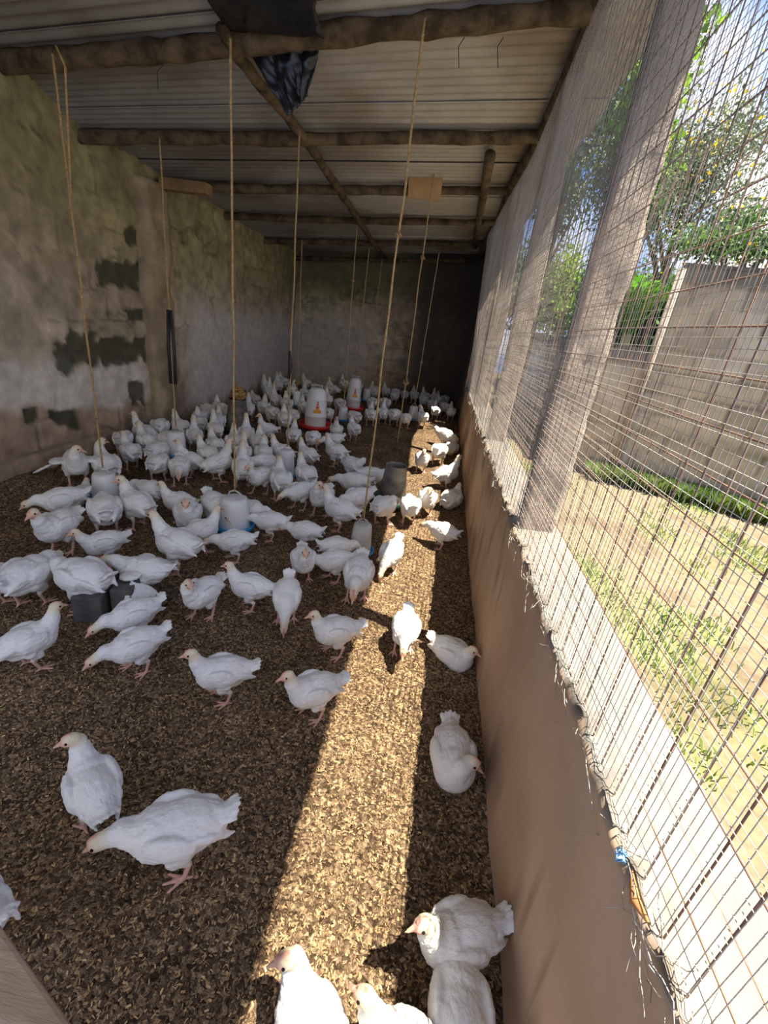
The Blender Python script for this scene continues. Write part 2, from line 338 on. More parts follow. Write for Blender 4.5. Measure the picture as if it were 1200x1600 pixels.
col = mixc(col, (.20,.185,.165), topm * (.80 + .28 * sstep(.35, .6, fbm(A * 5, xx * 9, 37)))); col = mixc(col, (.10,.085,.07), rough * sstep(.4, .6, nn_) * .8)
P = np.stack([xx, A, zz], -1)
tag(link('wall_right', grid_mesh('wall_right', P, col, flip=False)), kind='structure').data.materials.append(M['mud'])

mb = MB(); mb.box((XI - .02, 6.82, .3), (XO, 8.35, 2.44)); tag(mb.build('wall_right_end', mat('dark_block', (.11,.088,.07), col2=(.18,.145,.115), rough=.95, vscale=5, bump=.5, bscale=25), smooth=False), kind='structure')  # solid end section in a dark brown tone
# ------------------------------------------------------------ pillars on the ledge
pnames = ['rough concrete pillar on the ledge, the widest and nearest', 'second concrete pillar along the ledge, behind the nearest one', 'third concrete pillar along the ledge, seen through the mesh', 'farthest concrete pillar at the end of the ledge']
for i, Yp in enumerate((1.70, 3.34, 5.0, 6.60, -.06)):
    z0_ = ledge_z(Yp) - .03; z1 = float(np.interp(Yp, RY, RZ)) + .03; nz = 90; ring = []
    sx0, sx1, sy = .402, .532, .06
    pts = [(sx0 + k * (sx1 - sx0) / 6, Yp) for k in range(6)] + [(sx1, Yp + k * sy / 6) for k in range(6)] + [(sx1 - k * (sx1 - sx0) / 6, Yp + sy) for k in range(6)] + [(sx0, Yp + sy - k * sy / 6) for k in range(6)]
    m_ = MB(); V = []
    for j in range(nz + 1):
        z = z0_ + (z1 - z0_) * j / nz
        for k, (px, py) in enumerate(pts):
            d = mnoise.noise(Vector((px * 14, py * 14 + i * 9, z * 9))) * .007 + mnoise.noise(Vector((px * 40, py * 40, z * 40 + i))) * .004
            px = sx0 + (px - sx0) * (1 - .30 * max(0, (z - 1.6) / 1.0)); V.append((px + (d if px > .47 else -d) * (0 if px < .41 else 1), py + (d if py > Yp + sy / 2 else -d), z))
    m_.add(V, [(j*24+k, j*24+(k+1)%24, (j+1)*24+(k+1)%24, (j+1)*24+k) for j in range(nz) for k in range(24)] + [tuple(range(24))[::-1], tuple(nz*24 + k for k in range(24))])
    o = m_.build('concrete_pillar', M['pillar'])
    tag(o, (pnames + ['concrete pillar beside the camera at the near end of the ledge'])[i], 'pillar', 'pillars on the ledge')

# ------------------------------------------------------------ wire mesh screen
def scr(Yv, t_, off):     # t_ 0 ledge .. 1 plate
    zt = float(np.interp(Yv, RY, RZ)) + .0; xt = float(np.interp(Yv, RY, RX)) - .02
    zb = ledge_z(Yv) - .012; xb = XI + .012
    belly = -.035 * math.sin(math.pi * t_) * max(0, min(1, (Yv - 4.8) / 2.5))
    xt_ = max(xt - .005, xb) if Yv < 4.2 else xb + (xt - xb) * min(1, (Yv - 4.2) / 2.0)
    return Vector((xb + (xt_ - xb) * t_ * t_ + off + belly, Yv, zb + (zt - zb) * t_))
root = empty('wire_mesh_screen', (XI, 4.0, .65)); tag(root, 'rusty welded wire mesh screen filling the open side above the low wall', 'wire mesh')
def wires(step, r, off, seg_v, seg_h, amp, seed):
    m_ = MB(); y = -.25; k = 0
    while y < 6.80:
        pts = []; rr = random.Random(seed + k); ph = rr.random() * 6
        for j in range(seg_v + 1):
            t_ = j / seg_v; p = scr(y + amp * math.sin(ph + t_ * 7) , t_, off + amp * .6 * math.sin(ph * 2 + t_ * 11)); pts.append(p)
        m_.tube(pts, r, 3 if r < .001 else 5, cap=False); y += step; k += 1
    nh = int(2.05 / step)
    for h in range(nh + 1):
        pts = []; rr = random.Random(seed * 3 + h); ph = rr.random() * 6
        for j in range(seg_h + 1):
            y = -.25 + 7.06 * j / seg_h; p = scr(y, (h + .15) / nh, off + r * 1.2 + amp * .6 * math.sin(ph + y * 5)); p.z += amp * math.sin(ph + y * 3.3); pts.append(p)
        m_.tube(pts, r, 3 if r < .001 else 5, cap=False)
    return m_
root.location = (0, 0, 0)
wires(.0155, .0007, 0., 8, 70, .002, 5).build('fine_mesh', M['wire'], root)
wires(.0625, .0015, .006, 12, 80, .003, 9).build('rusty_mesh', M['rust'], root)
m_ = MB()                                   # crumpled cut edge of the mesh along the ledge
for k in range(520):
    y = random.random() ** 1.3 * 7.6 + .1; p = Vector((XI + random.uniform(-.012, .02), y, ledge_z(y) + random.uniform(-.03, .015))); pts = [p]
    d = Vector((random.uniform(-.3, .3), random.choice((-1, 1)), random.uniform(-.5, .5))).normalized()
    for j in range(4): d = (d + Vector((random.uniform(-.4, .4), random.uniform(-.3, .3), random.uniform(-.6, .6)))).normalized(); pts.append(pts[-1] + d * .018)
    m_.tube([(min(max(q.x, XI - .02), XI + .03), q.y, q.z) for q in pts], .0007, 3, cap=False)
ce = m_.build('crumpled_edge', M['wire'], root); ce['kind'] = 'stuff'; ce['label'] = 'crumpled cut wire ends along the ledge'

# wall plate under the eave
m_ = MB(); pts = [(.44, -.3, 2.86)] + [(x + .03, y, z + .012) for x, y, z in zip(RX[1:], RY[1:], RZ[1:])]
pp = []
for a, c in zip(pts[:-1], pts[1:]):
    for k in range(8): pp.append([a[j] + (c[j] - a[j]) * k / 8 + random.uniform(-.004, .004) for j in range(3)])
m_.tube(pp, .045, 10, jitter=.12); tag(m_.build('eave_pole', M['pole']), 'long dark pole running along the top of the mesh under the eave', 'beam')

# ------------------------------------------------------------ roof poles
def log(a, c, r, seed, n=40, sag=.01):
    rr = random.Random(seed); pts = []; rad = []; a, c = Vector(a), Vector(c)
    for k in range(n + 1):
        t_ = k / n; p = a.lerp(c, t_); q = mnoise.noise(Vector((t_ * 5, seed, 0))); p.z += q * .012 - sag * math.sin(math.pi * t_); p.y += mnoise.noise(Vector((t_ * 4, seed, 9))) * .015
        pts.append(p); rad.append(r * (1 + .18 * mnoise.noise(Vector((t_ * 14, seed, 4))) + .1 * rr.uniform(-1, 1) - .12 * t_))
    m_ = MB(); m_.tube(pts, rad, 12, jitter=.14); return m_
plab = ['thick knotty roof pole nearest the camera, crossing the top of the photo', 'second roof pole, smooth and brown, just above the hanging rope of the blue-rimmed drinker',
        'third roof pole, carrying the cardboard patch', 'fourth roof pole counted away from the camera', 'fifth roof pole, the thin one close to the back wall']
for i, (a, c, r) in enumerate(poles):
    a2 = a + (a - c) * .02; c2 = c + (c - a) * .015
    tag(log(a2, c2, r, 10 + i).build('roof_pole', M['pole']), plab[i], 'beam', 'roof poles from wall to wall')
tag(log((XL, 8.05, 1.97), (.24, 8.05, 2.27), .035, 19).build('roof_pole', M['pole']), 'last roof pole, lying along the top of the back wall', 'beam', 'roof poles from wall to wall')
# lengthwise poles
def on_roof(px, py, dz):          # where the view ray meets the roof underside
    d = ray(px, py); best = None
    for s in np.arange(1.2, 12, .01):
        p = EYE + d * s; u = (p[0] - XL) / (float(np.interp(p[1], RY, RX)) - XL); ly = np.interp(pv, pv, LY); yy = ly + (np.array(RY) - ly) * u; v = np.interp(p[1], yy, pv)
        if p[2] >= roof_pt(np.array(u), np.array(v), dz)[2]: best = p; break
    return best if best is not None else EYE + d * 5
c1 = [on_roof(*p, -.025) for p in ((345,45), (372,90), (468,205), (545,320), (580,375), (603,405))]
m_ = MB(); pts = []
for a, c in zip(c1[:-1], c1[1:]):
    for k in range(8): pts.append([a[j] + (c[j] - a[j]) * k / 8 + random.uniform(-.004, .004) for j in range(3)])
m_.tube(pts, .03, 10, jitter=.2); tag(m_.build('lengthwise_pole', M['pole']), 'crooked lengthwise pole running diagonally under the roof sheets to the back', 'beam')
c1 = [on_roof(*p, -.03) for p in ((766,243), (757,295), (748,345), (742,385))]
m_ = MB(); m_.tube(c1, [.045, .04, .036, .034], 10, jitter=.2); tag(m_.build('short_pole', M['pole']), 'short dark pole with a round cut end near the eave', 'beam')
# cardboard patch and wall-top plank
q = at_y(664, 292, 4.90); m_ = MB(); m_.box((-.15, -.012, -.095), (.15, .012, .095)); o = m_.build('cardboard_patch', M['card'], smooth=False); o.location = tuple(q); o.rotation_euler = (0, -.06, .25); tag(o, 'brown cardboard patch fixed over the third roof pole', 'cardboard')
q = at_y(290, 292, 4.28); m_ = MB(); m_.box((q[0] - .20, q[1] - .06, q[2] - .04), (q[0] + .20, q[1] + .06, q[2] + .04)); tag(m_.build('timber_offcut', mat('old_timber', (.20,.115,.045), col2=(.30,.18,.075), rough=.85, vscale=6, bump=.4, bscale=25), smooth=False), 'short squared timber offcut on top of the left wall', 'timber')

# black plastic sheet hung over the first pole
def sheet(name, corners, label, nu=26, nv=26, amp=.03, seed=1):
    P = np.zeros((nu, nv, 3)); a, b_, c, d = [np.array(q) for q in corners]
    for i in range(nu):
        for j in range(nv):
            u, v = i / (nu - 1), j / (nv - 1); p = (a * (1 - u) + b_ * u) * (1 - v) + (d * (1 - u) + c * u) * v
            q = amp * (mnoise.noise(Vector((u * 7 + v * 1.5, v * 1.5, seed))) + .4 * mnoise.noise(Vector((u * 16, v * 6, seed)))); P[i, j] = p + np.array([q * .3, q, q * .3])
    o = link(name, grid_mesh(name, P)); o.data.materials.append(M['black']); md = o.modifiers.new('thickness', 'SOLIDIFY'); md.thickness = .004
    return tag(o, label, 'plastic sheet')
sheet('plastic_sheet', [at_y(386, 82, 2.98), at_y(500, 68, 2.98), at_y(482, 150, 3.02), at_y(452, 182, 3.02)], 'torn black plastic flap hanging below the nearest roof pole', amp=.035, seed=3)
sheet('plastic_sheet', [at_y(325, -30, 2.45), at_y(480, -30, 2.45), at_y(505, 58, 2.80), at_y(345, 45, 2.80)], 'black plastic sheet bulging under the roof in front of the nearest pole', amp=.06, seed=8)

# ------------------------------------------------------------ pilaster on the left wall
Yp = 4.2; m_ = MB(); V = []; nz = 60
pts = [(XL - .02, Yp - .19), (XL + .03, Yp - .19), (XL + .07, Yp - .17), (XL + .085, Yp - .08), (XL + .085, Yp), (XL + .085, Yp + .08), (XL + .07, Yp + .16), (XL + .03, Yp + .18), (XL - .02, Yp + .18)]
for j in range(nz + 1):
    z = 2.11 * j / nz
    for (px, py) in pts: d = mnoise.noise(Vector((px * 9, py * 9, z * 4))) * .025 + mnoise.noise(Vector((px * 30, py * 30, z * 15))) * .008; V.append((px + (d if px > XL else 0), py + d, z))
m_.add(V, [(j*9+k, j*9+k+1, (j+1)*9+k+1, (j+1)*9+k) for j in range(nz) for k in range(8)] + [tuple(nz * 9 + k for k in range(9))])
o = m_.build('wall_pilaster', mat('brown_plaster', (.25,.195,.115), col2=(.42,.315,.20), rough=.95, vscale=5, bump=.5, bscale=30, spec=.2)); tag(o, 'brown mud-plastered pilaster standing out from the left wall', 'pilaster')

# ------------------------------------------------------------ foreground timber at lower left
m_ = MB(); a = at_z(-60, 1360, .55); c = at_z(112, 1600, .55); a, c = Vector(a), Vector(c); d = (c - a).normalized(); sd = Vector((-d.y, d.x, 0)) * -1
if sd.x > 0: sd = -sd
V = [a - d * .3, c + d * .35, c + d * .35 + sd * .12, a - d * .3 + sd * .12]
m_.add([(*v.xy, .55) for v in V] + [(*v.xy, .50) for v in V], [(0,1,2,3), (7,6,5,4), (0,4,5,1), (1,5,6,2), (2,6,7,3), (3,7,4,0)])
m_.tube([(*(a + sd * .06).xy, .0), (*(a + sd * .06).xy, .50)], .03, 8); m_.tube([(*(c + sd * .06 + d*.2).xy, .0), (*(c + sd * .06 + d*.2).xy, .50)], .03, 8)
o = m_.build('timber_rail', M['plank'], smooth=False); tag(o, 'pale brown timber rail crossing the bottom left corner', 'rail')
bv = o.modifiers.new('edge', 'BEVEL'); bv.width = .006; bv.segments = 2

# ------------------------------------------------------------ hanging drinkers and feeders
def rope_pts(a, c, n=26, seed=0, wob=.010):
    a, c = Vector(a), Vector(c); pts = []
    for k in range(n + 1):
        t_ = k / n; p = a.lerp(c, t_); e = math.sin(math.pi * t_)
        p.x += wob * mnoise.noise(Vector((t_ * 6, seed, 1))) * e; p.y += wob * mnoise.noise(Vector((t_ * 6, seed, 5))) * e; pts.append(p)
    return pts
def knot(m_, p, r, seed=0, n=44):
    rr = random.Random(seed); pts = []
    for k in range(n): pts.append(Vector(p) + Vector((rr.gauss(0, 1), rr.gauss(0, 1), rr.gauss(0, 1))).normalized() * r * rr.uniform(.7, 1.1))
    m_.tube(pts, min(r * .22, .009), 6)
def add_rope(top_px, bot, label, r=.006, seed=0, knots=(), double=False, topY=None):
    top = at_y(*top_px, bot[1] if topY is None else topY)
    m_ = MB(); pts = rope_pts(bot, top, seed=seed); m_.tube(pts, [r * (1 + .3 * mnoise.noise(Vector((k * .9, seed, 2)))) for k in range(len(pts))], 6)
    rr = random.Random(seed)
    for k in range(60):                                    # stray fibres
        t_ = rr.random(); p = Vector(bot).lerp(Vector(top), t_); d = Vector((rr.uniform(-1, 1), rr.uniform(-1, 1), rr.uniform(-.3, 1))).normalized(); m_.tube([p, p + d * .016], .0007, 3, cap=False)
    if double: m_.tube([pts[-9], Vector(pts[-5]) + Vector((.03, 0, 0)), Vector(top) + Vector((.055, -.0, -.04)), Vector(top) + Vector((.02, 0, .03))], r * .9, 6)
    o = m_.build('hanging_rope', M['rope']); tag(o, label, 'rope', 'ropes hanging from the roof')
    for (t_, kr) in knots:
        m2 = MB(); p = Vector(bot).lerp(Vector(top), t_); knot(m2, p, kr, seed); m2.build('rope_knot', M['rope'], o)
    return o
def drinker(px, py, wpx, hpx, label, tray='blue', body='white', zb=.05, jug=False):
    p = at_z(px, py, zb); depth = float((R3.T @ (p - EYE))[2]); R = wpx / 2 / F * depth; Hh = hpx / F * depth * 1.02
    root = empty('poultry_drinker', tuple(p)); tag(root, label, 'drinker')
    m_ = MB()
    if not jug:
        m_.lathe([(R * .0, .004), (R * .98, .004), (R, .012), (R * .97, Hh * .3), (R * .90, Hh * .7), (R * .84, Hh * .93), (R * .78, Hh * .98), (R * .60, Hh), (0, Hh * 1.0)]); m_.build('jar', M[body], root)
        m_ = MB(); m_.lathe([(0, 0), (R * 1.18, 0), (R * 1.30, R * .12), (R * 1.34, R * .42), (R * 1.28, R * .42), (R * 1.22, R * .16), (R * 1.02, R * .10)]); m_.build('tray', M[tray], root)
        m_ = MB(); m_.tube([(-R * .5, 0, Hh * .98), (-R * .35, 0, Hh + R * .35), (0, 0, Hh + R * .5), (R * .35, 0, Hh + R * .35), (R * .5, 0, Hh * .98)], R * .06, 6); m_.build('handle', M['dirtywhite'], root)
    else:
        m_.lathe([(0, .01), (R * .98, .01), (R, Hh * .1), (R * .99, Hh * .3), (R * 1.02, Hh * .31), (R * 1.02, Hh * .34), (R * .97, Hh * .35), (R * .92, Hh * .72), (R * .93, Hh * .74), (R * .88, Hh * .76), (R * .80, Hh * .9), (R * .64, Hh * .965), (R * .5, Hh), (0, Hh)]); m_.build('jar', M['white'], root)
        m_ = MB(); m_.lathe([(0, 0), (R * 1.35, 0), (R * 1.5, R * .12), (R * 1.55, R * .45), (R * 1.47, R * .45), (R * 1.38, R * .16), (R * 1.0, R * .10)]); m_.build('tray', M[tray], root)
        m_ = MB(); m_.tube([(-R * .45, 0, Hh * .98), (-R * .45, 0, Hh * 1.06), (R * .45, 0, Hh * 1.06), (R * .45, 0, Hh * .98)], R * .08, 8); m_.build('handle', M['dirtywhite'], root)
        # printed emblem on the side that faces the camera: red figure over an orange mound
        ang = math.atan2(-p[1], -p[0] - .0) + .12; m_ = MB(); m2 = MB()
        def patch(mm, u0, u1, z0, z1, n=6):
            V = []
            for j in range(2):
                for k in range(n + 1):
                    a = ang + (u0 + (u1 - u0) * k / n); z = (z0, z1)[j] * Hh; rad = float(np.interp(z / Hh, [.34, .72], [R * .97, R * .92])) + .0015; V.append((rad * math.cos(a), rad * math.sin(a), z))
            mm.add(V, [(k, k + 1, n + 2 + k, n + 1 + k) for k in range(n)])
        patch(m2, -.42, .42, .42, .46); patch(m2, -.36, .36, .46, .50); patch(m2, -.2, .2, .50, .53)
        patch(m_, -.16, .16, .535, .60); patch(m_, -.10, .10, .61, .66); patch(m_, -.07, .07, .67, .71)
        m_.build('printed_mark', M['print_'], root, smooth=False); m2.build('printed_mound', M['yprint'], root, smooth=False)
    return root, p, Hh, R
LM = []      # landmarks for telling the far birds apart: (px, py, phrase)
def hang(px, py, wpx, hpx, label, top_px, rlabel, seed, short, **k):
    kn = k.pop('knots', ()); dbl = k.pop('double', False); rr = k.pop('rr', .0055); root, p, Hh, R = drinker(px, py, wpx, hpx, label, **k)
    LM.append((px, py, short))
    if top_px: add_rope(top_px, (p[0], p[1], p[2] + Hh + R * .42), rlabel, r=rr, seed=seed, knots=kn, double=dbl)
    return root
hang(167, 783, 38, 46, 'white plastic drinker with blue tray hanging nearest the left wall', (82, 84), 'fraying rope, leftmost of all, doubled at its top', 1, 'the leftmost drinker', double=True, knots=((.16, .014),))
hang(367, 824, 46, 50, 'white plastic drinker with blue tray on the straight middle rope, unshaded by birds', (360, 60), 'straight rope at centre left down to a blue-rimmed drinker', 2, 'the centre drinker', knots=((.40, .008),))
hang(277, 712, 28, 38, 'white plastic drinker hanging in front of the brown pilaster', (249, 215), 'rope hanging beside the pilaster with a black strap tied in', 3, 'the drinker by the pilaster', zb=.08)
hang(447, 742, 25, 40, 'slim white drinker with blue tray amid the flock, on the rope with a dark knot', (468, 205), 'rope from the crooked lengthwise pole with a dark knot low down', 4, 'the slim drinker', knots=((.27, .010),), rr=.006)
hang(562, 862, 33, 48, 'dirty white drinker with blue tray standing beside the sunlit strip', (664, 28), 'longest rope, slanting from the nearest roof pole to the drinker by the sunlight', 5, 'the drinker by the sunlight', body='dirtywhite', knots=((.66, .016),))
hang(535, 657, 15, 21, 'small pale drinker with blue tray between the two red-based drinkers', (558, 352), 'rope with a frayed bow, falling between the two red-based drinkers', 6, 'the drinker between the jugs', knots=((.72, .018),))
hang(463, 634, 13, 22, 'pale blue-white drinker hanging left of the nearer red-based drinker, far back', (472, 375), 'thin dim rope near the back wall, left of the bigger red-based drinker', 7, 'the far left drinker', zb=.12, knots=((.05, .03),))
hang(572, 626, 12, 18, 'tiny white drinker with blue tray right of the farther red-based drinker', (597, 405), 'thin rope right of the farther red-based drinker', 8, 'the tiny far drinker', zb=.07)
hang(644, 655, 15, 20, 'small pale drinker at the far end of the sunlit strip', (686, 395), 'rope falling to the drinker at the far end of the sunlit strip', 9, 'the sunlit-end drinker', knots=((.3, .02),))
root, p, Hh, R = drinker(492, 668, 33, 60, 'big white drinker with red tray and a red printed mark', tray='red', jug=True, zb=.03); LM.append((490, 668, 'the nearer red-based drinker'))
hang(551, 639, 22, 46, 'tall white drinker with red tray hanging by a rope, the farther one', (577, 388), 'rope tied to the farther red-based drinker', 11, 'the farther red-based drinker', tray='red', jug=True, zb=.05, knots=((.03, .02),))
p = at_z(621, 692, .12); add_rope((686, 212), p, 'loose rope ending just above the floor, with a pale bow', seed=12, knots=((.24, .03), (.66, .022)))
LM.append((621, 700, 'the loose rope end'))
# black strap on the pilaster rope, dark knot on the slim drinker's rope
p = at_z(277, 712, .08); q = at_y(268, 545, p[1] - .02); m_ = MB()
for s in (-.02, .018): m_.tube([(q[0] + s, q[1], q[2] - .26), (q[0] + s * 1.2, q[1], q[2]), (q[0] + s * .5, q[1], q[2] + .27)], .012, 6, squash=.5)
tag(m_.build('rubber_strap', M['rubber']), 'black rubber strap tied into the rope by the pilaster', 'strap')
p = at_z(447, 742, .05); q = at_y(453, 570, p[1]); m_ = MB(); m_.tube([(q[0], q[1] - .012, q[2] - .10), (q[0] + .008, q[1] - .012, q[2]), (q[0] - .004, q[1] - .012, q[2] + .10)], [.01, .018, .01], 6); tag(m_.build('rubber_strap', M['rubber']), 'dark rag of rubber wound on the slim drinker rope', 'strap')
# thin wire ends hanging from the first pole
for px, l, lab in ((720, 48, 'short dark wire end hanging from the nearest pole, left one'), (781, 48, 'short dark wire end hanging from the nearest pole, right one'), (250, 40, 'bent thin wire end under the roof near the left wall')):
    y_ = 58 if px > 500 else 100; a = at_y(px + 6, y_, 2.9); c = at_y(px - 3, y_ + l, 2.9); m_ = MB(); m_.tube([a, (Vector(a) + Vector(c)) / 2 + Vector((-.02, 0, .02)), c], .0022, 5); tag(m_.build('wire_end', M['rubber']), lab, 'wire')
def cone_feeder(px, py, r0, r1, Hh, label, mat_, tray, short, zb=.02):
    p = at_z(px, py, zb); root = empty('cone_feeder', tuple(p)); tag(root, label, 'feeder'); m_ = MB()
    m_.lathe([(r0, .03), (r0 * 1.0, .05), (r1, Hh), (r1 * 1.06, Hh + .004), (r1 * 1.04, Hh + .01), (r1 * .94, Hh + .004), (r1 * .94, Hh - .01), (r0 * .94, .05)]); m_.build('hopper', mat_, root)
    m_ = MB(); m_.lathe([(0, 0), (r0 * 1.25, 0), (r0 * 1.38, .015), (r0 * 1.4, .055), (r0 * 1.36, .055), (r0 * 1.32, .02), (r0 * .9, .012)]); m_.build('tray', tray, root)
    for k in range(4): m_ = MB(); a = k * math.pi / 2 + .4; m_.tube([(r0 * 1.36 * math.cos(a), r0 * 1.36 * math.sin(a), .05), (r0 * .98 * math.cos(a), r0 * .98 * math.sin(a), .06)], .003, 5); m_.build('tray_bracket', tray, root)
    m_ = MB(); m_.lathe([(0, .05), (r0 * .93, .05), (r0 * .6, .12), (0, .14)]); m_.build('feed', M['chips'] if False else M['plank'], root)
    LM.append((px, py, short)); return root, p
root, pcf = cone_feeder(611, 786, .112, .080, .31, 'dirty grey metal cone feeder with open top beside the sunlit strip', M['tin'], M['green'], 'the grey cone feeder')
root2, pc2 = cone_feeder(371, 672, .12, .085, .32, 'dark cone feeder with a bundle of orange rope on top', M['tin'], M['green'], 'the rope-topped feeder', zb=.05)
m_ = MB(); knot(m_, (0, 0, 0), .08, 4, 150); o = m_.build('rope_bundle', mat('orange_rope', (.50,.27,.08), col2=(.66,.40,.15), rough=.9, vscale=30, bump=.8, bscale=120)); o.location = (pc2[0], pc2[1], pc2[2] + .375); tag(o, 'tangled ball of orange rope sitting on the dark feeder', 'rope')
# dark concrete blocks among the birds on the left
p = at_z(137, 975, 0); m_ = MB(); m_.box((-.09, -.11, 0), (.03, .11, .13)); m_.box((.045, -.06, 0), (.14, .14, .14))
o = m_.build('concrete_trough', M['concrete'], smooth=False); o.location = (p[0], p[1] + .12, 0.0); o.rotation_euler = (0, 0, .25); tag(o, 'dark concrete trough block in the shade at left, birds crowding it', 'trough'); bv = o.modifiers.new('edge', 'BEVEL'); bv.width = .01; bv.segments = 2
LM.append((137, 975, 'the dark trough'))
# blue twine knot and dead leaf caught on the ledge
p = at_x(972, 1337, XI - .004); m_ = MB(); knot(m_, (0, 0, 0), .010, 3, 30); o = m_.build('twine_knot', mat('pale_blue_twine', (.30,.55,.80), rough=.7)); o.location = tuple(p); tag(o, 'tiny pale blue twine knot caught on the mesh at the ledge', 'twine')
p = at_x(1000, 1405, XI + .0); m_ = MB(); m_.tube([(p[0], p[1] - .03, p[2] + .004), (p[0] - .004, p[1], p[2] - .004), (p[0], p[1] + .035, p[2] + .004)], [.002, .009, .002], 6, squash=.4); tag(m_.build('dead_leaf', mat('dead_leaf', (.42,.20,.07), rough=.8)), 'curled brown dead leaf stuck in the ledge wires', 'leaf')
# ------------------------------------------------------------ chickens: one continuous body per bird
WHITE, CREAM, PINK, LEG, BEAK = (.86,.85,.82), (.80,.71,.50), (.72,.28,.23), (.68,.40,.32), (.74,.46,.32)
ico = bmesh.new(); bmesh.ops.create_icosphere(ico, subdivisions=3, radius=1); IV = [v.co.copy() for v in ico.verts]; IF = [tuple(v.index for v in f.verts) for f in ico.faces]; ico.free()
def rot_y(d): return Matrix.Rotation(math.radians(d), 3, 'Y')
def rot_z(d): return Matrix.Rotation(math.radians(d), 3, 'Z')
def chicken_mesh(name, neck, head, hdir, pitch=0., sit=False, legs=((.0, .0), (.0, .0)), wings=0, fluff=1., seed=1, tailup=0., knee=0.):
    """neck: control points from the breast to the head, head: centre of the skull, hdir: beak direction"""
    pr = []          # primitives: (kind, data, colour)
    def E(c, r, R=None, col=WHITE): pr.append(('e', Vector(c), Vector(r), R or Matrix.Identity(3), col))
    def T(a, b, r0, r1, col=WHITE): pr.append(('t', Vector(a), Vector(b), r0, r1, col))
    dz = -.088 if sit else 0.
    piv = Vector((0, 0, .155)); PR = rot_y(-pitch)
    def B(p): return PR @ (Vector(p) - piv) + piv + Vector((0, 0, dz))
    f = fluff
    E(B((.040, 0, .150)), (.070 * f, .066 * f, .068 * f), PR); E(B((-.012, 0, .155)), (.100, .067 * f, .064 * f), PR @ rot_y(6))
    E(B((-.070, 0, .150)), (.060, .050 * f, .047 * f), PR @ rot_y(16)); E(B((-.035, 0, .118)), (.060, .048, .04), PR)
    TR = PR @ rot_y(24 + tailup)
    for k in range(-2, 3): E(B((-.122, k * .010, .172 + tailup * .0008 - abs(k) * .003)), (.050 - abs(k) * .004, .012, .008), TR @ rot_z(-k * 9))
    E(B((-.100, 0, .160)), (.042, .030, .030), TR)
    for s in (-1, 1):
        if not wings:
            E(B((.005, s * .060, .165)), (.062, .018, .042), PR @ rot_y(-8) @ rot_z(-s * 5))
            for k in range(4): E(B((-.050 - k * .014, s * (.057 - k * .005), .166 - k * .007)), (.058, .009, .016 - k * .0015), PR @ rot_y(-4 - k * 5) @ rot_z(s * (8 + k * 3)))
        else:
            E(B((.02, s * .085, .17)), (.05, .04, .016), PR @ rot_z(s * 20))
            for k in range(6):
                a = math.radians(95 + k * 13); L_ = .085 - k * .004; c = Vector((.01 + math.cos(a) * L_ - k * .006, s * (.085 + math.sin(a) * L_ * .85), .16 - .035 - k * .004))
                E(B(c), (L_ * .75, .013, .007), PR @ rot_z(s * math.degrees(a)) @ rot_y(28))
    # neck and head
    npts = [Vector(B(neck[0]))] + [Vector(q) + Vector((0, 0, dz)) for q in neck[1:]]; hd = Vector(head) + Vector((0, 0, dz))
    rad = [.044, .030, .0225, .0195]; allp = npts + [hd]
    for i in range(len(allp) - 1):
        t0, t1 = i / (len(allp) - 1), (i + 1) / (len(allp) - 1)
        T(allp[i], allp[i + 1], float(np.interp(t0, [0, .4, .75, 1], rad)), float(np.interp(t1, [0, .4, .75, 1], rad)), WHITE if t1 < .8 else CREAM)
    h = Vector(hdir).normalized(); q = h.to_track_quat('X', 'Z').to_matrix()
    E(hd + h * .005, (.028, .0208, .0225), q, CREAM); E(hd + h * .0175 + q @ Vector((0, 0, -.002)), (.0175, .0185, .0175), q, PINK)
    T(hd + h * .024 + q @ Vector((0, 0, -.001)), hd + h * .055 + q @ Vector((0, 0, -.009)), .0100, .0036, BEAK)
    T(hd + h * .024 + q @ Vector((0, 0, .017)), hd + h * .001 + q @ Vector((0, 0, .0245)), .0046, .0040, PINK)
    T(hd + h * .018 + q @ Vector((0, .004, -.014)), hd + h * .016 + q @ Vector((0, .004, -.020)), .0042, .0036, PINK)
    if not sit:
        for s, (fx, kx) in zip((-1, 1), legs):
            hip = B((-.012, s * .038, .120)); kneep = Vector((.012 + fx * .4, s * .043, .088)); hock = Vector((-.020 + fx * .7, s * .042, .070 + kx)); ank = Vector((.002 + fx, s * .042, .010 + kx * .6))
            T(hip, kneep, .034, .020); T(kneep, hock, .018, .0085); T(hock, ank, .0078, .0066, LEG)
            for a, l in ((0, .050), (30, .043), (-30, .043), (180, .020)):
                d = Vector((math.cos(math.radians(a + s * 6)), math.sin(math.radians(a + s * 6)), 0)); T(ank, ank + d * l + Vector((0, 0, -.0045 if kx == 0 else -.012)), .0058, .0040, LEG)
    else:
        for s in (-1, 1): T((.03, s * .03, .012), (.075, s * .032, .006), .006, .004, LEG)
    m_ = MB()
    for p in pr:
        if p[0] == 'e': m_.add([p[3] @ Vector((v.x * p[2].x, v.y * p[2].y, v.z * p[2].z)) + p[1] for v in IV], IF)
        else:
            a, b_, r0, r1 = p[1:5]; m_.add([v * r0 + a for v in IV], IF); m_.add([v * r1 + b_ for v in IV], IF); m_.tube([a, b_], [r0, r1], 14)
    me = m_.mesh('tmp'); o = bpy.data.objects.new('tmp', me); C.objects.link(o); rm = o.modifiers.new('r', 'REMESH'); rm.mode = 'VOXEL'; rm.voxel_size = .0040
    dg = bpy.context.evaluated_depsgraph_get(); me2 = bpy.data.meshes.new_from_object(o.evaluated_get(dg)); bpy.data.objects.remove(o); bpy.data.meshes.remove(me)
    n = len(me2.vertices); co = np.zeros(n * 3, 'f'); me2.vertices.foreach_get('co', co); co = co.reshape(-1, 3).astype(float)
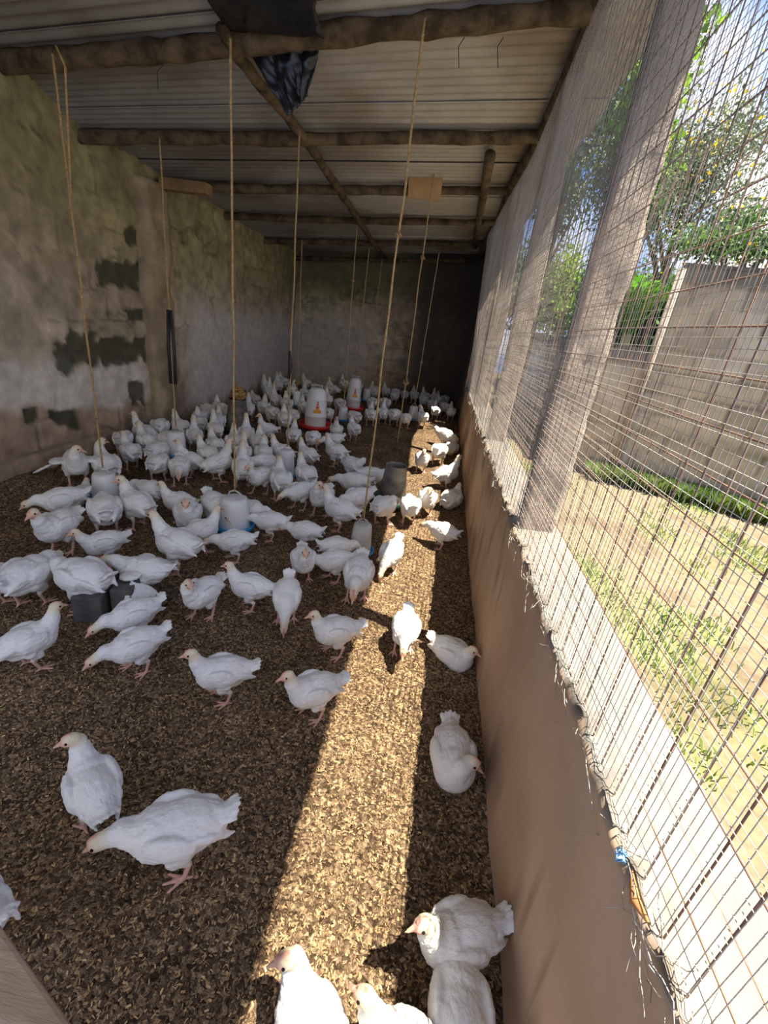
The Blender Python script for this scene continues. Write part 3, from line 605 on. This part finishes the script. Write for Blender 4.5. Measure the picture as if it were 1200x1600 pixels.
    D = []; cols_ = []
    for p in pr:
        if p[0] == 'e': R_ = np.array(p[3]); c = np.array(p[1]); r = np.array(p[2]); l = (co - c) @ R_; D.append((np.linalg.norm(l / r, axis=1) - 1) * min(r)); cols_.append(p[4])
        else:
            a, b_ = np.array(p[1]), np.array(p[2]); ab = b_ - a; t_ = np.clip(((co - a) @ ab) / (ab @ ab), 0, 1); D.append(np.linalg.norm(co - a - t_[:, None] * ab, axis=1) - (p[3] + (p[4] - p[3]) * t_)); cols_.append(p[5])
    D = np.array(D); wgt = np.exp(-np.maximum(D - D.min(0), 0) / .0022); wgt /= wgt.sum(0); col = (wgt.T @ np.array(cols_))
    feather = (wgt.T @ np.array([1. if c in (WHITE, CREAM) else 0. for c in cols_]))
    # smooth the feathered skin, then roughen it into feather tufts
    ed = np.zeros(len(me2.edges) * 2, 'i'); me2.edges.foreach_get('vertices', ed); ed = ed.reshape(-1, 2)
    for it in range(5):
        acc = np.zeros_like(co); cnt = np.zeros(n); np.add.at(acc, ed[:, 0], co[ed[:, 1]]); np.add.at(acc, ed[:, 1], co[ed[:, 0]]); np.add.at(cnt, ed[:, 0], 1); np.add.at(cnt, ed[:, 1], 1)
        lam = (.5 * feather if it < 3 else .25 * feather) + .06; co += (acc / cnt[:, None] - co) * lam[:, None]
    me2.vertices.foreach_set('co', co.reshape(-1).astype('f')); me2.update(); nr = np.zeros(n * 3, 'f'); me2.vertices.foreach_get('normal', nr); nr = nr.reshape(-1, 3)
    d = np.array([mnoise.noise(Vector((p[0] * 42, p[1] * 62, p[2] * 62 + seed))) * .0028 + mnoise.noise(Vector((p[0] * 120, p[1] * 190, p[2] * 190 + seed))) * .0020 for p in co]); hn = sstep(.03, .05, np.linalg.norm(co - np.array(hd), axis=1))
    co += nr * (d * feather * (.3 + .7 * hn))[:, None]
    tn_ = np.array([mnoise.noise(Vector((p[0] * 20, p[1] * 20, p[2] * 20 + seed))) for p in co])
    dirt = (sstep(.14, .07, co[:, 2] - dz) * .35 + np.clip(tn_, 0, 1) * .12) * feather; col = mixc(col, (.56,.47,.36), np.clip(dirt, 0, 1))
    me2.vertices.foreach_set('co', co.reshape(-1).astype('f'))
    # eyes: two small dark beads set into the skull
    bm = bmesh.new(); bm.from_mesh(me2); n0 = len(bm.verts)
    for s in (-1, 1):
        r = bmesh.ops.create_icosphere(bm, subdivisions=2, radius=.0042, matrix=Matrix.Translation(hd + h * .015 + q @ Vector((0, s * .0185, .005))))
    for f_ in bm.faces: f_.smooth = True
    bm.to_mesh(me2); bm.free(); col = np.concatenate([col, np.tile([[.01, .008, .008]], (len(me2.vertices) - n0, 1))]); me2.name = name
    set_col(me2, col); me2.materials.clear(); me2.materials.append(M['feather']); me2.update(); return me2
M['feather'] = mat('feather', vcol=True, rough=.85, bump=.55, bscale=110, spec=.15, stretch=(.45, 1, 1))
up = [(.075, 0, .180), (.100, 0, .215), (.108, 0, .245)]
POSE = dict(
    stand=chicken_mesh('chicken_standing', up, (.116, 0, .268), (1, 0, -.15), legs=((.01, 0), (-.02, 0)), seed=1),
    walk=chicken_mesh('chicken_walking', [(.075, 0, .178), (.108, 0, .208), (.122, 0, .235)], (.134, 0, .256), (1, 0, -.2), legs=((.045, 0), (-.035, 0)), pitch=-4, seed=2),
    tall=chicken_mesh('chicken_upright', [(.060, 0, .190), (.078, 0, .235), (.082, 0, .275)], (.090, 0, .305), (1, .1, -.05), pitch=10, legs=((.0, 0), (-.015, 0)), seed=3),
    left=chicken_mesh('chicken_looking_left', up, (.106, .014, .268), (.35, 1, -.2), legs=((.02, 0), (-.02, 0)), seed=4),
    right=chicken_mesh('chicken_looking_right', up, (.106, -.014, .268), (.35, -1, -.2), legs=((-.01, 0), (.02, 0)), seed=5),
    low=chicken_mesh('chicken_head_lowered', [(.080, 0, .160), (.120, 0, .165), (.148, 0, .155)], (.170, 0, .145), (1, 0, -.55), pitch=-6, legs=((.02, 0), (-.02, 0)), seed=6, tailup=6),
    peck=chicken_mesh('chicken_pecking', [(.075, 0, .140), (.112, 0, .115), (.132, 0, .085)], (.146, 0, .058), (.45, 0, -1), pitch=-22, legs=((.01, 0), (-.015, 0)), seed=7, tailup=10),
    sit=chicken_mesh('chicken_sitting', [(.070, 0, .178), (.088, 0, .205), (.090, 0, .222)], (.100, 0, .238), (1, .2, -.2), sit=True, fluff=1.08, seed=8),
    sitturn=chicken_mesh('chicken_sitting_head_turned', [(.070, 0, .175), (.080, .01, .20), (.070, .028, .212)], (.066, .038, .220), (.3, 1, -.5), sit=True, fluff=1.08, seed=9),
    preen=chicken_mesh('chicken_preening', [(.072, 0, .180), (.095, .02, .205), (.085, .045, .215)], (.062, .062, .205), (-.6, .5, -.5), legs=((.0, 0), (.0, 0)), seed=10),
    flap=chicken_mesh('chicken_wings_out', [(.085, 0, .175), (.125, 0, .190), (.150, 0, .195)], (.172, 0, .190), (1, 0, -.35), wings=1, pitch=-4, legs=((.03, 0), (-.02, 0)), seed=11),
    droop=chicken_mesh('chicken_wings_drooped', up, (.098, .012, .262), (.2, .9, -.2), wings=1, legs=((.0, 0), (.0, 0)), seed=12, fluff=.95),
)
PH = dict(stand='standing', walk='stepping forward', tall='with raised neck', left='looking aside', right='looking aside', low='with lowered head', peck='pecking', sit='sitting', sitturn='sitting head turned', preen='preening', flap='with spread wings', droop='with drooping wings')
# tail tip px, breast px, pose, own label (or None: told apart by the nearest landmark)
BIRDS = [
 ((170,1278),(128,1182),'left','chicken with head turned left, highest of the lower-left pair, standing on dark litter'),
 ((385,1262),(208,1308),'low','large white chicken at lower left stretching its cream head down to the litter'),
 ((408,1025),(312,1040),'stand','chicken alone on open litter, facing left, directly above the large lower-left pair'),
 ((268,965),(178,1012),'low','nearer of two parallel chickens bending down to the left by the dark trough'),
 ((255,922),(182,962),'low','farther of two parallel chickens bending down to the left by the dark trough'),
 ((-32,1012),(78,975),'stand','chicken facing right at the left edge, in front of the dark trough'),
 ((-5,925),(82,885),'low','chicken facing right at the left edge, behind the one before the trough'),
 ((-75,905),(12,888),'low','chicken cut off by the left edge, only its rear seen'),
 ((182,912),(100,895),'low','chicken facing left right over the dark trough, with a cream head'),
 ((268,885),(180,888),'flap','chicken spreading its ragged wings beside the dark trough'),
 ((360,890),(302,932),'left','chicken turned to the left on one leg, right of the two parallel birds'),
 ((430,910),(362,905),'stand','chicken with a pink face standing left, beside the bird with its tail straight up'),
 ((450,888),(446,938),'peck','chicken pecking towards the camera with its tail straight up'),
 ((322,862),(252,840),'walk','chicken walking left behind the spread-winged one, neck stretched'),
 ((408,830),(342,842),'low','chicken lowering its head just in front of the centre drinker'),
 ((455,802),(400,806),'low','chicken drinking at the right side of the centre drinker'),
 ((506,818),(455,820),'low','chicken with its head at the tail of the bird drinking right of the centre drinker'),
 ((472,842),(476,880),'stand','chicken facing the camera left of the huddled pair near the sunlit strip'),
 ((497,838),(542,848),'low','farther of the huddled pair left of the drinker by the sunlight'),
 ((560,858),(505,872),'low','nearer of the huddled pair left of the drinker by the sunlight'),
 ((568,860),(556,915),'low','chicken standing right before the dirty drinker, half lit by the sun'),
 ((622,832),(610,868),'peck','sunlit chicken on the bright strip right of the dirty drinker'),
 ((568,965),(505,978),'stand','chicken stepping at the left edge of the sunlit strip, second row from the front'),
 ((641,935),(634,990),'low','sunlit chicken in the middle of the bright strip facing the camera'),
 ((668,985),(735,1028),'sit','chicken squatting half in shade with its head towards the low wall'),
 ((545,1045),(462,1072),'stand','big chicken with a pink head on the edge of the sunlight, body half lit'),
 ((722,1115),(738,1222),'sitturn','chicken sitting alone against the low wall with its head turned'),
 ((545,1760),(462,1522),'left','chicken at the bottom edge in the sun, its neck stretched up, beak left'),
 ((735,1720),(600,1610),'stand','chicken cut off by the bottom edge between its two bottom neighbours'),
 ((806,1432),(722,1462),'stand','chicken with raised pink face by the low wall at lower right'),
 ((775,1690),(748,1535),'low','chicken seen from above in the bottom right corner beside the low wall'),
 ((22,1440),(-120,1400),'low','chicken hardly in view, just its tail feathers above the timber rail'),
 # along the sunlit strip
 ((682,792),(722,768),'sit','shaded chicken sitting by the low wall, level with the grey cone feeder'),
 ((724,828),(678,822),'low','chicken with sunlit breast leaning out of the wall shadow'),
 ((670,755),(668,790),'stand',None), ((650,808),(636,772),'low',None), ((572,797),(620,782),'low','chicken eating from the left front of the grey cone feeder'),
 ((681,742),(706,732),'tall','upright shaded chicken against the low wall, beyond the cone feeder'),
 ((660,700),(661,722),'stand',None), ((672,708),(697,700),'low',None), ((688,672),(714,688),'low',None), ((704,706),(716,688),'sit',None), ((674,658),(651,642),'left','lit chicken at the far end of the sunlit strip'),
 # middle of the flock
 ((432,727),(385,745),'walk',None), ((447,768),(434,735),'stand',None), ((494,752),(455,770),'low',None), ((519,755),(492,782),'left',None), ((565,800),(515,788),'stand',None),
 ((580,748),(543,752),'low',None), ((588,765),(540,785),'low',None), ((494,750),(468,730),'stand',None), ((496,712),(469,702),'stand',None), ((545,708),(515,700),'stand',None),
 ((533,712),(562,728),'preen',None), ((556,735),(590,742),'low',None), ((388,716),(425,722),'low',None), ((452,706),(420,698),'stand',None), ((474,692),(502,674),'low',None),
 ((455,695),(462,662),'stand',None), ((534,655),(517,682),'tall',None), ((540,678),(508,688),'low',None), ((564,674),(546,662),'stand',None), ((567,655),(545,648),'low',None),
 ((440,670),(402,664),'tall',None), ((399,706),(403,682),'stand',None), ((415,712),(417,690),'stand',None), ((387,702),(388,675),'tall',None), ((388,652),(389,625),'tall',None),
 ((403,628),(388,618),'sit',None), ((408,648),(418,628),'stand',None), ((437,648),(415,640),'low',None), ((440,634),(428,618),'tall',None), ((452,640),(441,622),'stand',None),
 ((425,618),(418,604),'tall',None), ((438,608),(432,596),'tall',None), ((450,612),(462,604),'stand',None), ((462,650),(448,648),'low',None), ((480,640),(470,628),'stand',None), ((479,620),(474,606),'stand',None),
 ((452,662),(443,645),'stand',None), ((520,636),(512,618),'tall',None), ((533,634),(522,626),'low',None), ((518,612),(510,602),'stand',None), ((500,606),(486,600),'low',None), ((505,648),(519,640),'low',None),
 ((487,600),(474,596),'stand',None), ((528,610),(518,602),'tall',None), ((408,610),(398,600),'tall',None), ((420,594),(408,590),'stand',None),
 # by the left wall
 ((86,700),(88,745),'droop','chicken with drooping wings standing against the left wall, farthest left'),
 ((158,745),(132,722),'right','chicken looking right, close behind the leftmost drinker'),
 ((112,768),(138,752),'sit','chicken squatting between the leftmost drinker and the left wall'),
 ((148,764),(66,785),'low','chicken with pink beak leading left, farther of the pair at the left'),
 ((140,792),(78,830),'stand','plump chicken in the pair at left, turned to the left, right under the other'),
 ((158,828),(152,782),'low','chicken with its back to the camera, just under the leftmost drinker'),
 ((200,826),(140,842),'walk','chicken with pink face going left below the leftmost drinker'),
 ((162,700),(192,684),'low',None), ((214,704),(190,690),'stand',None), ((226,686),(209,672),'tall',None), ((247,692),(226,684),'stand',None), ((210,710),(252,698),'low',None),
 ((217,732),(268,706),'low','chicken striding away right, just in front of the pilaster group'),
 ((279,706),(277,738),'low','chicken standing below the pilaster drinker, facing the camera'),
 ((330,724),(295,708),'tall',None), ((350,712),(312,697),'stand',None), ((312,732),(358,714),'tall',None), ((373,748),(373,714),'tall',None), ((377,716),(379,692),'tall',None),
 ((298,672),(272,660),'stand','warm-lit chicken perched over the pilaster drinker'), ((305,694),(303,668),'tall',None), ((328,668),(316,645),'stand',None), ((357,706),(332,684),'stand',None),
 ((338,674),(328,650),'tall',None), ((350,648),(338,636),'preen',None), ((367,702),(366,680),'stand',None), ((262,694),(246,686),'low',None), ((315,655),(305,640),'low',None), ((345,668),(352,650),'stand',None),
 ((270,645),(300,640),'low',None), ((330,640),(322,628),'stand',None), ((355,622),(345,614),'stand',None), ((236,672),(252,664),'low',None),
 ((240,798),(196,778),'left','larger chicken of a pair facing left between two hanging drinkers'),
 ((262,768),(218,762),'low','chicken behind the larger one, between two hanging drinkers'),
 ((320,780),(262,775),'stand','chicken with outstretched neck facing left, left behind the centre drinker'),
 ((300,782),(297,812),'stand',None), ((322,772),(336,796),'low',None), ((272,830),(334,815),'stand','greyish chicken just left of the centre drinker, facing right'),
 ((377,782),(402,798),'low','chicken mostly hidden behind the centre drinker'),
 # far corner in the dark
 ((620,606),(604,598),'stand',None), ((626,620),(610,614),'low',None), ((590,618),(577,606),'stand',None), ((590,634),(575,622),'low',None), ((612,636),(594,624),'low',None), ((600,655),(598,636),'tall',None),
 ((580,655),(579,640),'stand',None), ((604,652),(626,644),'low',None), ((620,655),(645,648),'low',None), ((666,620),(648,610),'stand',None), ((672,632),(655,618),'low',None), ((690,650),(674,630),'stand',None),
 ((674,622),(671,606),'tall',None), ((696,630),(680,620),'stand',None), ((703,642),(687,630),'low',None), ((710,648),(700,634),'stand',None), ((648,616),(634,608),'low',None), ((684,640),(672,624),'low',None),
 ((560,605),(568,596),'stand',None), ((640,600),(628,596),'low',None), ((606,610),(594,604),'low',None), ((658,604),(648,598),'stand',None), ((700,618),(690,610),'low',None), ((546,600),(536,594),'stand',None),
]
big = {}
birds = []
for i, (tp, bp_, pose, lab) in enumerate(BIRDS):
    zt, zb_ = dict(sit=(.08, .08), sitturn=(.08, .08), peck=(.24, .12), low=(.19, .14), flap=(.19, .15), tall=(.13, .19)).get(pose, (.175, .16))
    a, c = at_z(*tp, zt), at_z(*bp_, zb_); mid = (a + c) / 2; d = c - a; L_ = math.hypot(d[0], d[1]); yaw = math.atan2(d[1], d[0]); depth = float((R3.T @ (mid - EYE))[2])
    s = min(1.15, max(.85, L_ / .27)) if lab and depth < 3.2 else random.uniform(.93, 1.08)
    birds.append(dict(p=np.array([mid[0] + .035 * math.cos(yaw) * s, mid[1] + .035 * math.sin(yaw) * s]), yaw=yaw, s=s, pose=pose, lab=lab, px=((tp[0] + bp_[0]) / 2, (tp[1] + bp_[1]) / 2), depth=depth))
# keep the birds out of each other and out of the walls
obst = [(o.location.x, o.location.y, .13 if 'drinker' in o.name else .17) for o in C.objects if o.name.startswith(('poultry_drinker', 'cone_feeder'))]
for it in range(140):
    for i, a in enumerate(birds):
        for c in birds[i + 1:]:
            d = c['p'] - a['p']; L_ = np.hypot(*d)
            if L_ < 1e-4: d = np.array([.01, .01]); L_ = .014
            u = d / L_; ext = lambda q: (.062 + .075 * abs(math.cos(math.atan2(u[1], u[0]) - q['yaw']))) * q['s']; mn = ext(a) + ext(c)
            if L_ < mn:
                k = u * (mn - L_) * .5; wa = 1 if a['depth'] > 2.2 else .3 if a['depth'] > 1.6 else 0; wc = 1 if c['depth'] > 2.2 else .3 if c['depth'] > 1.6 else 0; a['p'] -= k * wa * .6; c['p'] += k * wc * .6
        for ox, oy, orr in obst:
            d = a['p'] - np.array([ox, oy]); L_ = np.hypot(*d); mn = orr + (.03 if a['lab'] is None else .0)
            if 1e-4 < L_ < mn: a['p'] += d / L_ * (mn - L_)
        a['p'][0] = min(max(a['p'][0], XL + (.27 if a['pose'] == 'droop' else .16)), XI - .12); a['p'][1] = min(a['p'][1], YB - .16)
labels = {}; ORD = ['closest', 'second closest', 'third closest', 'fourth closest', 'fifth closest', 'sixth closest', 'seventh closest', 'eighth closest', 'ninth closest', 'tenth closest', 'eleventh closest', 'twelfth closest']
auto = {}
for b_ in birds:
    if b_['lab'] is None:
        x, y = b_['px']; sx = max(30, 90 - (700 - y) * .3); k = min(LM, key=lambda q: math.hypot(q[0] - x, (q[1] - y) * 1.6)); dx, dy = x - k[0], y - (k[1] - 12)
        rel = ('left of' if dx < 0 else 'right of') if abs(dx) > abs(dy) * 1.1 else ('behind' if dy < 0 else 'in front of')
        fc = math.cos(b_['yaw'] - math.atan2(b_['p'][1], b_['p'][0]) + math.pi / 2); sd_ = 'facing right' if fc > .5 else 'facing left' if fc < -.5 else ('facing away' if math.sin(b_['yaw']) > 0 else 'facing forward')
        auto.setdefault((rel, k[2], b_['pose'] if False else PH[b_['pose']], sd_), []).append((math.hypot(dx, dy), b_))
for (rel, k, ph, sd_), L_ in auto.items():
    L_.sort(key=lambda q: q[0])
    for n_, (d, b_) in enumerate(L_):
        b_['lab'] = f'chicken {ph}, {sd_}, ' + ('' if len(L_) == 1 else ORD[n_] + ' ') + f'{rel} {k}'
for b_ in birds:
    o = link('chicken', POSE[b_['pose']]); o.location = (b_['p'][0], b_['p'][1], float(floor_h(b_['p'][0], b_['p'][1])) - .002); o.rotation_euler = (0, 0, b_['yaw']); o.scale = (b_['s'],) * 3
    tag(o, b_['lab'], 'chicken', 'flock of white chickens on the litter')
# ------------------------------------------------------------ yard outside the mesh
def yard_z(x, y): return .05 * (fbm(x * .9, y * .9, 2) - .5) + .02 * (fbm(x * 6, y * 6, 4) - .5) + .03
xs = np.concatenate([np.arange(.56, 4.5, .03), np.arange(4.5, 14, .25)]); ys = np.concatenate([np.arange(-2.5, 6, .03), np.arange(6, 16, .25)]); X, Y = np.meshgrid(xs, ys, indexing='ij')
gm = sstep(.50, .66, fbm(X * 1.5, Y * 1.5, 41)); dark_ = sstep(.52, .75, fbm(X * 3, Y * 3, 51))
col = np.broadcast_to(np.array([.165,.135,.085]), X.shape + (3,)).copy(); col = mixc(col, (.13,.155,.05), gm * .7); col = mixc(col, (.10,.072,.048), dark_ * .6)
o = link('yard_ground', grid_mesh('yard_ground', np.stack([X, Y, yard_z(X, Y)], -1), col)); o.data.materials.append(M['dirt']); tag(o, kind='structure')
# grass tufts
def blades(n, area, h0, h1, seed, mask=True):
    r = np.random.default_rng(seed); V = []; cnt = 0; x = r.uniform(area[0], area[1], n * 3); y = r.uniform(area[2], area[3], n * 3)
    if mask: k = fbm(x * 1.5, y * 1.5, 41) > .53 + .1 * r.random(n * 3); x, y = x[k], y[k]; k = y < 5.02 - .4 * (x - 2.03); x, y = x[k], y[k]
    x, y = x[:n], y[:n]; n = len(x); z = yard_z(x, y); a = r.uniform(0, 6.28, n); h = r.uniform(h0, h1, n); b_ = r.uniform(.2, .9, n) * h; w_ = r.uniform(.002, .005, n)
    V = np.zeros((n, 4, 3)); ca, sa = np.cos(a), np.sin(a)
    V[:, 0] = np.stack([x - sa * w_, y + ca * w_, z - .01], -1); V[:, 1] = np.stack([x + sa * w_, y - ca * w_, z - .01], -1)
    V[:, 2] = np.stack([x + ca * b_ * .5 + sa * w_, y + sa * b_ * .5 - ca * w_, z + h * .7], -1); V[:, 3] = np.stack([x + ca * b_, y + sa * b_, z + h], -1)
    return V
def quads_obj(name, V, m, parent=None):
    n = len(V); me = bpy.data.meshes.new(name); me.vertices.add(n * 4); me.vertices.foreach_set('co', V.reshape(-1).astype('f')); me.loops.add(n * 4); me.loops.foreach_set('vertex_index', np.arange(n * 4, dtype='i'))
    me.polygons.add(n); me.polygons.foreach_set('loop_start', (np.arange(n) * 4).astype('i')); me.polygons.foreach_set('loop_total', np.full(n, 4, 'i')); me.update(calc_edges=True); me.materials.append(m); return link(name, me, parent)
tag(quads_obj('grass', blades(8000, (.6, 4.5, .2, 5.2), .02, .055, 61), M['grass']), 'short green grass growing in patches on the sunny yard', 'grass', kind='stuff')
V = np.concatenate([blades(1500, (1.8 + k * .25, 2.1 + k * .25, 4.95 - k * .1, 5.12 - k * .1), .06, .20, 71 + k, mask=False) for k in range(12)])
tag(quads_obj('grass', V, M['grass']), 'taller weeds along the foot of the yard wall', 'grass', kind='stuff')
# block wall round the yard: tall part and lower part
def yard_wall(name, a, c, zt, seed, label, cap=True):
    a, c = np.array(a, float), np.array(c, float); L_ = np.hypot(*(c - a)); u = (c - a) / L_; nn_ = np.array([-u[1], u[0]])
    if nn_ @ (EYE[:2] - a) < 0: nn_ = -nn_
    s = np.arange(0, L_, .03); z = np.linspace(-.02, zt, 64); S_, Z_ = np.meshgrid(s, z, indexing='ij'); g, rnd = blocks(S_ + seed, Z_, .42, .2)
    n1 = fbm(S_ * 1.2, Z_ * 1.5, seed); n2 = fbm(S_ * 5, Z_ * 5, seed + 3)
    col = np.broadcast_to(np.array([.36,.31,.235]), S_.shape + (3,)).copy(); col = mixc(col, (.43,.395,.34), sstep(.4, .65, n1)); col = mixc(col, (.17,.16,.10), sstep(.12, .0, np.abs(Z_ - .62 - .2 * (n1 - .5))) * sstep(.35, .6, n2) * .7)
    col = mixc(col, (.13,.11,.09), sstep(.30, .0, Z_ + .3 * (n2 - .5)) * .8); col = mixc(col, (.12,.11,.10), sstep(zt - .16, zt - .12, Z_) * .85)
    col = col * (1 - .45 * g)[..., None] * (.85 + .3 * rnd * 1.)[..., None] * (.8 + .4 * n2)[..., None]
    off = .008 * (n2 - .5) - .008 * g + (Z_ > zt - .15) * .015
    P = np.stack([a[0] + u[0] * S_ + nn_[0] * off, a[1] + u[1] * S_ + nn_[1] * off, Z_], -1)
    o = link(name, grid_mesh(name, P, col)); o.data.materials.append(M['fence']); tag(o, label, 'wall')
    m_ = MB(); b4 = [a - nn_ * .02, c - nn_ * .02, c - nn_ * .16, a - nn_ * .16]; m_.add([(*q, -.02) for q in b4] + [(*q, zt) for q in b4], [(0,1,5,4), (1,2,6,5), (2,3,7,6), (3,0,4,7), (4,5,6,7)]); m_.build('core', M['concrete'], o, smooth=False)
    m_ = MB(); b4 = [a + nn_ * .02, c + nn_ * .02, c - nn_ * .18, a - nn_ * .18]; m_.add([(*q, zt) for q in b4] + [(*q, zt + .03) for q in b4], [(3,2,1,0), (0,1,5,4), (1,2,6,5), (2,3,7,6), (3,0,4,7), (4,5,6,7)]); m_.build('coping', M['concrete'], o, smooth=False)
    return o
yard_wall('yard_wall', (2.03, 5.11), (8.5, 2.52), 2.12, 3, 'tall grey block wall enclosing the sunny yard, dark coping on top')
yard_wall('yard_wall', (1.60, 5.30), (2.02, 5.13), 1.36, 5, 'short stretch of lower brown wall joined to the tall yard wall')
yard_wall('yard_wall', (1.60, 5.30), (1.85, 14.0), 1.36, 7, 'long lower brown wall running back beside the shed behind the pillars')
m_ = MB(); m_.tube([(2.01, 5.08, 0), (2.01, 5.08, 2.1)], .035, 8, jitter=.1); tag(m_.build('wall_post', M['pillar']), 'pale post at the corner where the tall yard wall starts', 'post')
# trees and shrubs
def leaves(c, r, n, ls, seed, squash=1.0, clump=9):
    g = np.random.default_rng(seed); K = g.normal(0, 1, (clump, 3)); K = K / np.linalg.norm(K, axis=1)[:, None] * g.uniform(.35, .95, (clump, 1)) * np.array(r); k = g.integers(0, clump, n)
    p = np.array(c) + K[k] + g.normal(0, .30, (n, 3)) * np.array(r) * .75
    d = g.normal(0, 1, (n, 3)); d[:, 2] -= .5; d /= np.linalg.norm(d, axis=1)[:, None]; e = np.cross(d, g.normal(0, 1, (n, 3))); e /= np.linalg.norm(e, axis=1)[:, None]; L_ = (ls * g.uniform(.6, 1.3, n))[:, None]
    V = np.zeros((n, 4, 3)); V[:, 0] = p; V[:, 1] = p + d * L_ * .5 + e * L_ * .28; V[:, 2] = p + d * L_; V[:, 3] = p + d * L_ * .5 - e * L_ * .28; return V
def tree(name, c, r, n, ls, m, label, cat, seed, flowers=0, trunk=True, group=None):
    root = empty(name, (c[0], c[1], 0)); tag(root, label, cat, group); cc = np.array([0, 0, c[2]])
    quads_obj('foliage', leaves(cc, r, n, ls, seed), m, root)
    if flowers: quads_obj('flowers', leaves(cc * 1.0, [q * 1.05 for q in r], flowers, .05, seed + 1), M['flower'], root)['kind'] = 'stuff'
    if trunk:
        m_ = MB(); m_.tube([(0, 0, 0), (.05, .03, c[2] * .5), (0, 0, c[2])], [.07, .05, .03], 8)
        for k in range(7): a = k * .9; m_.tube([(0, 0, c[2] * (.55 + .05 * k)), (r[0] * .6 * math.cos(a), r[1] * .6 * math.sin(a), c[2] + r[2] * (.1 * k - .2))], [.025, .008], 6)
        m_.build('trunk', M['bark'], root)
tree('flowering_tree', at_y(1075, 300, 6.6), (1.0, .8, .9), 17000, .05, M['leafB'], 'grey-green tree with small yellow flowers rising over the tall yard wall', 'tree', 1, flowers=420)
tree('creeper', at_y(1020, 175, 6.2), (.45, .35, .85), 1900, .11, M['leafA'], 'bright green sparse branches just right of the nearest pillar, high up', 'tree', 2)
tree('shrub', at_y(1175, 375, 5.9), (.75, .4, .26), 3000, .06, M['leafC'], 'bright green shrub peeping over the tall yard wall at right', 'shrub', 3, flowers=40)
tree('dark_tree', at_y(900, 215, 8.5), (.7, .8, 1.1), 5200, .09, M['leafC'], 'dark green tree glimpsed left of the nearest pillar, high up', 'tree', 4)
tree('shrub', at_y(885, 445, 8.8), (.6, .7, .9), 3600, .09, M['leafA'], 'green shrub with an orange bloom glimpsed left of the nearest pillar', 'shrub', 5, flowers=60)
tree('shrub', at_y(820, 450, 10.5), (.6, .9, .9), 2600, .10, M['leafB'], 'faint green shrub far off behind the second pillar', 'shrub', 6)
tree('shrub', at_y(1010, 480, 8.2), (1.1, .5, .8), 8000, .10, M['leafC'], 'dark green undergrowth filling the gap behind the banana plant', 'shrub', 7)
# banana plant
c = at_y(985, 505, 6.2); root = empty('banana_plant', (c[0], c[1], 0)); tag(root, 'banana plant with broad bright green leaves behind the low yard wall', 'plant')
m_ = MB(); m_.tube([(0, 0, 0), (.02, 0, c[2] * .6), (0, 0, c[2])], [.09, .07, .05], 10); m_.build('stem', mat('banana_stem', (.42,.36,.12), rough=.6), root)
for k in range(13):
    a = k * 2.4 + .5; P = np.zeros((14, 5, 3)); L_ = .70 + .10 * (k % 3)
    for i in range(14):
        t_ = i / 13; rr = L_ * t_ * (.30 + .14 * (k % 3)); z = c[2] - .15 + L_ * (1.25 * t_ - (.35 + .2 * (k % 3)) * t_ * t_) ; wd = .15 * math.sin(math.pi * min(1, t_ * .93 + .05)) ** .6
        for j in range(5): s = (j - 2) / 2 * wd; P[i, j] = (math.cos(a) * rr - math.sin(a) * s, math.sin(a) * rr + math.cos(a) * s, z + abs(s) * .25)
    o = link('leaf', grid_mesh('banana_leaf', P), root); o.data.materials.append(M['banana']); o['label'] = 'broad banana leaf'; md = o.modifiers.new('thickness', 'SOLIDIFY'); md.thickness = .002
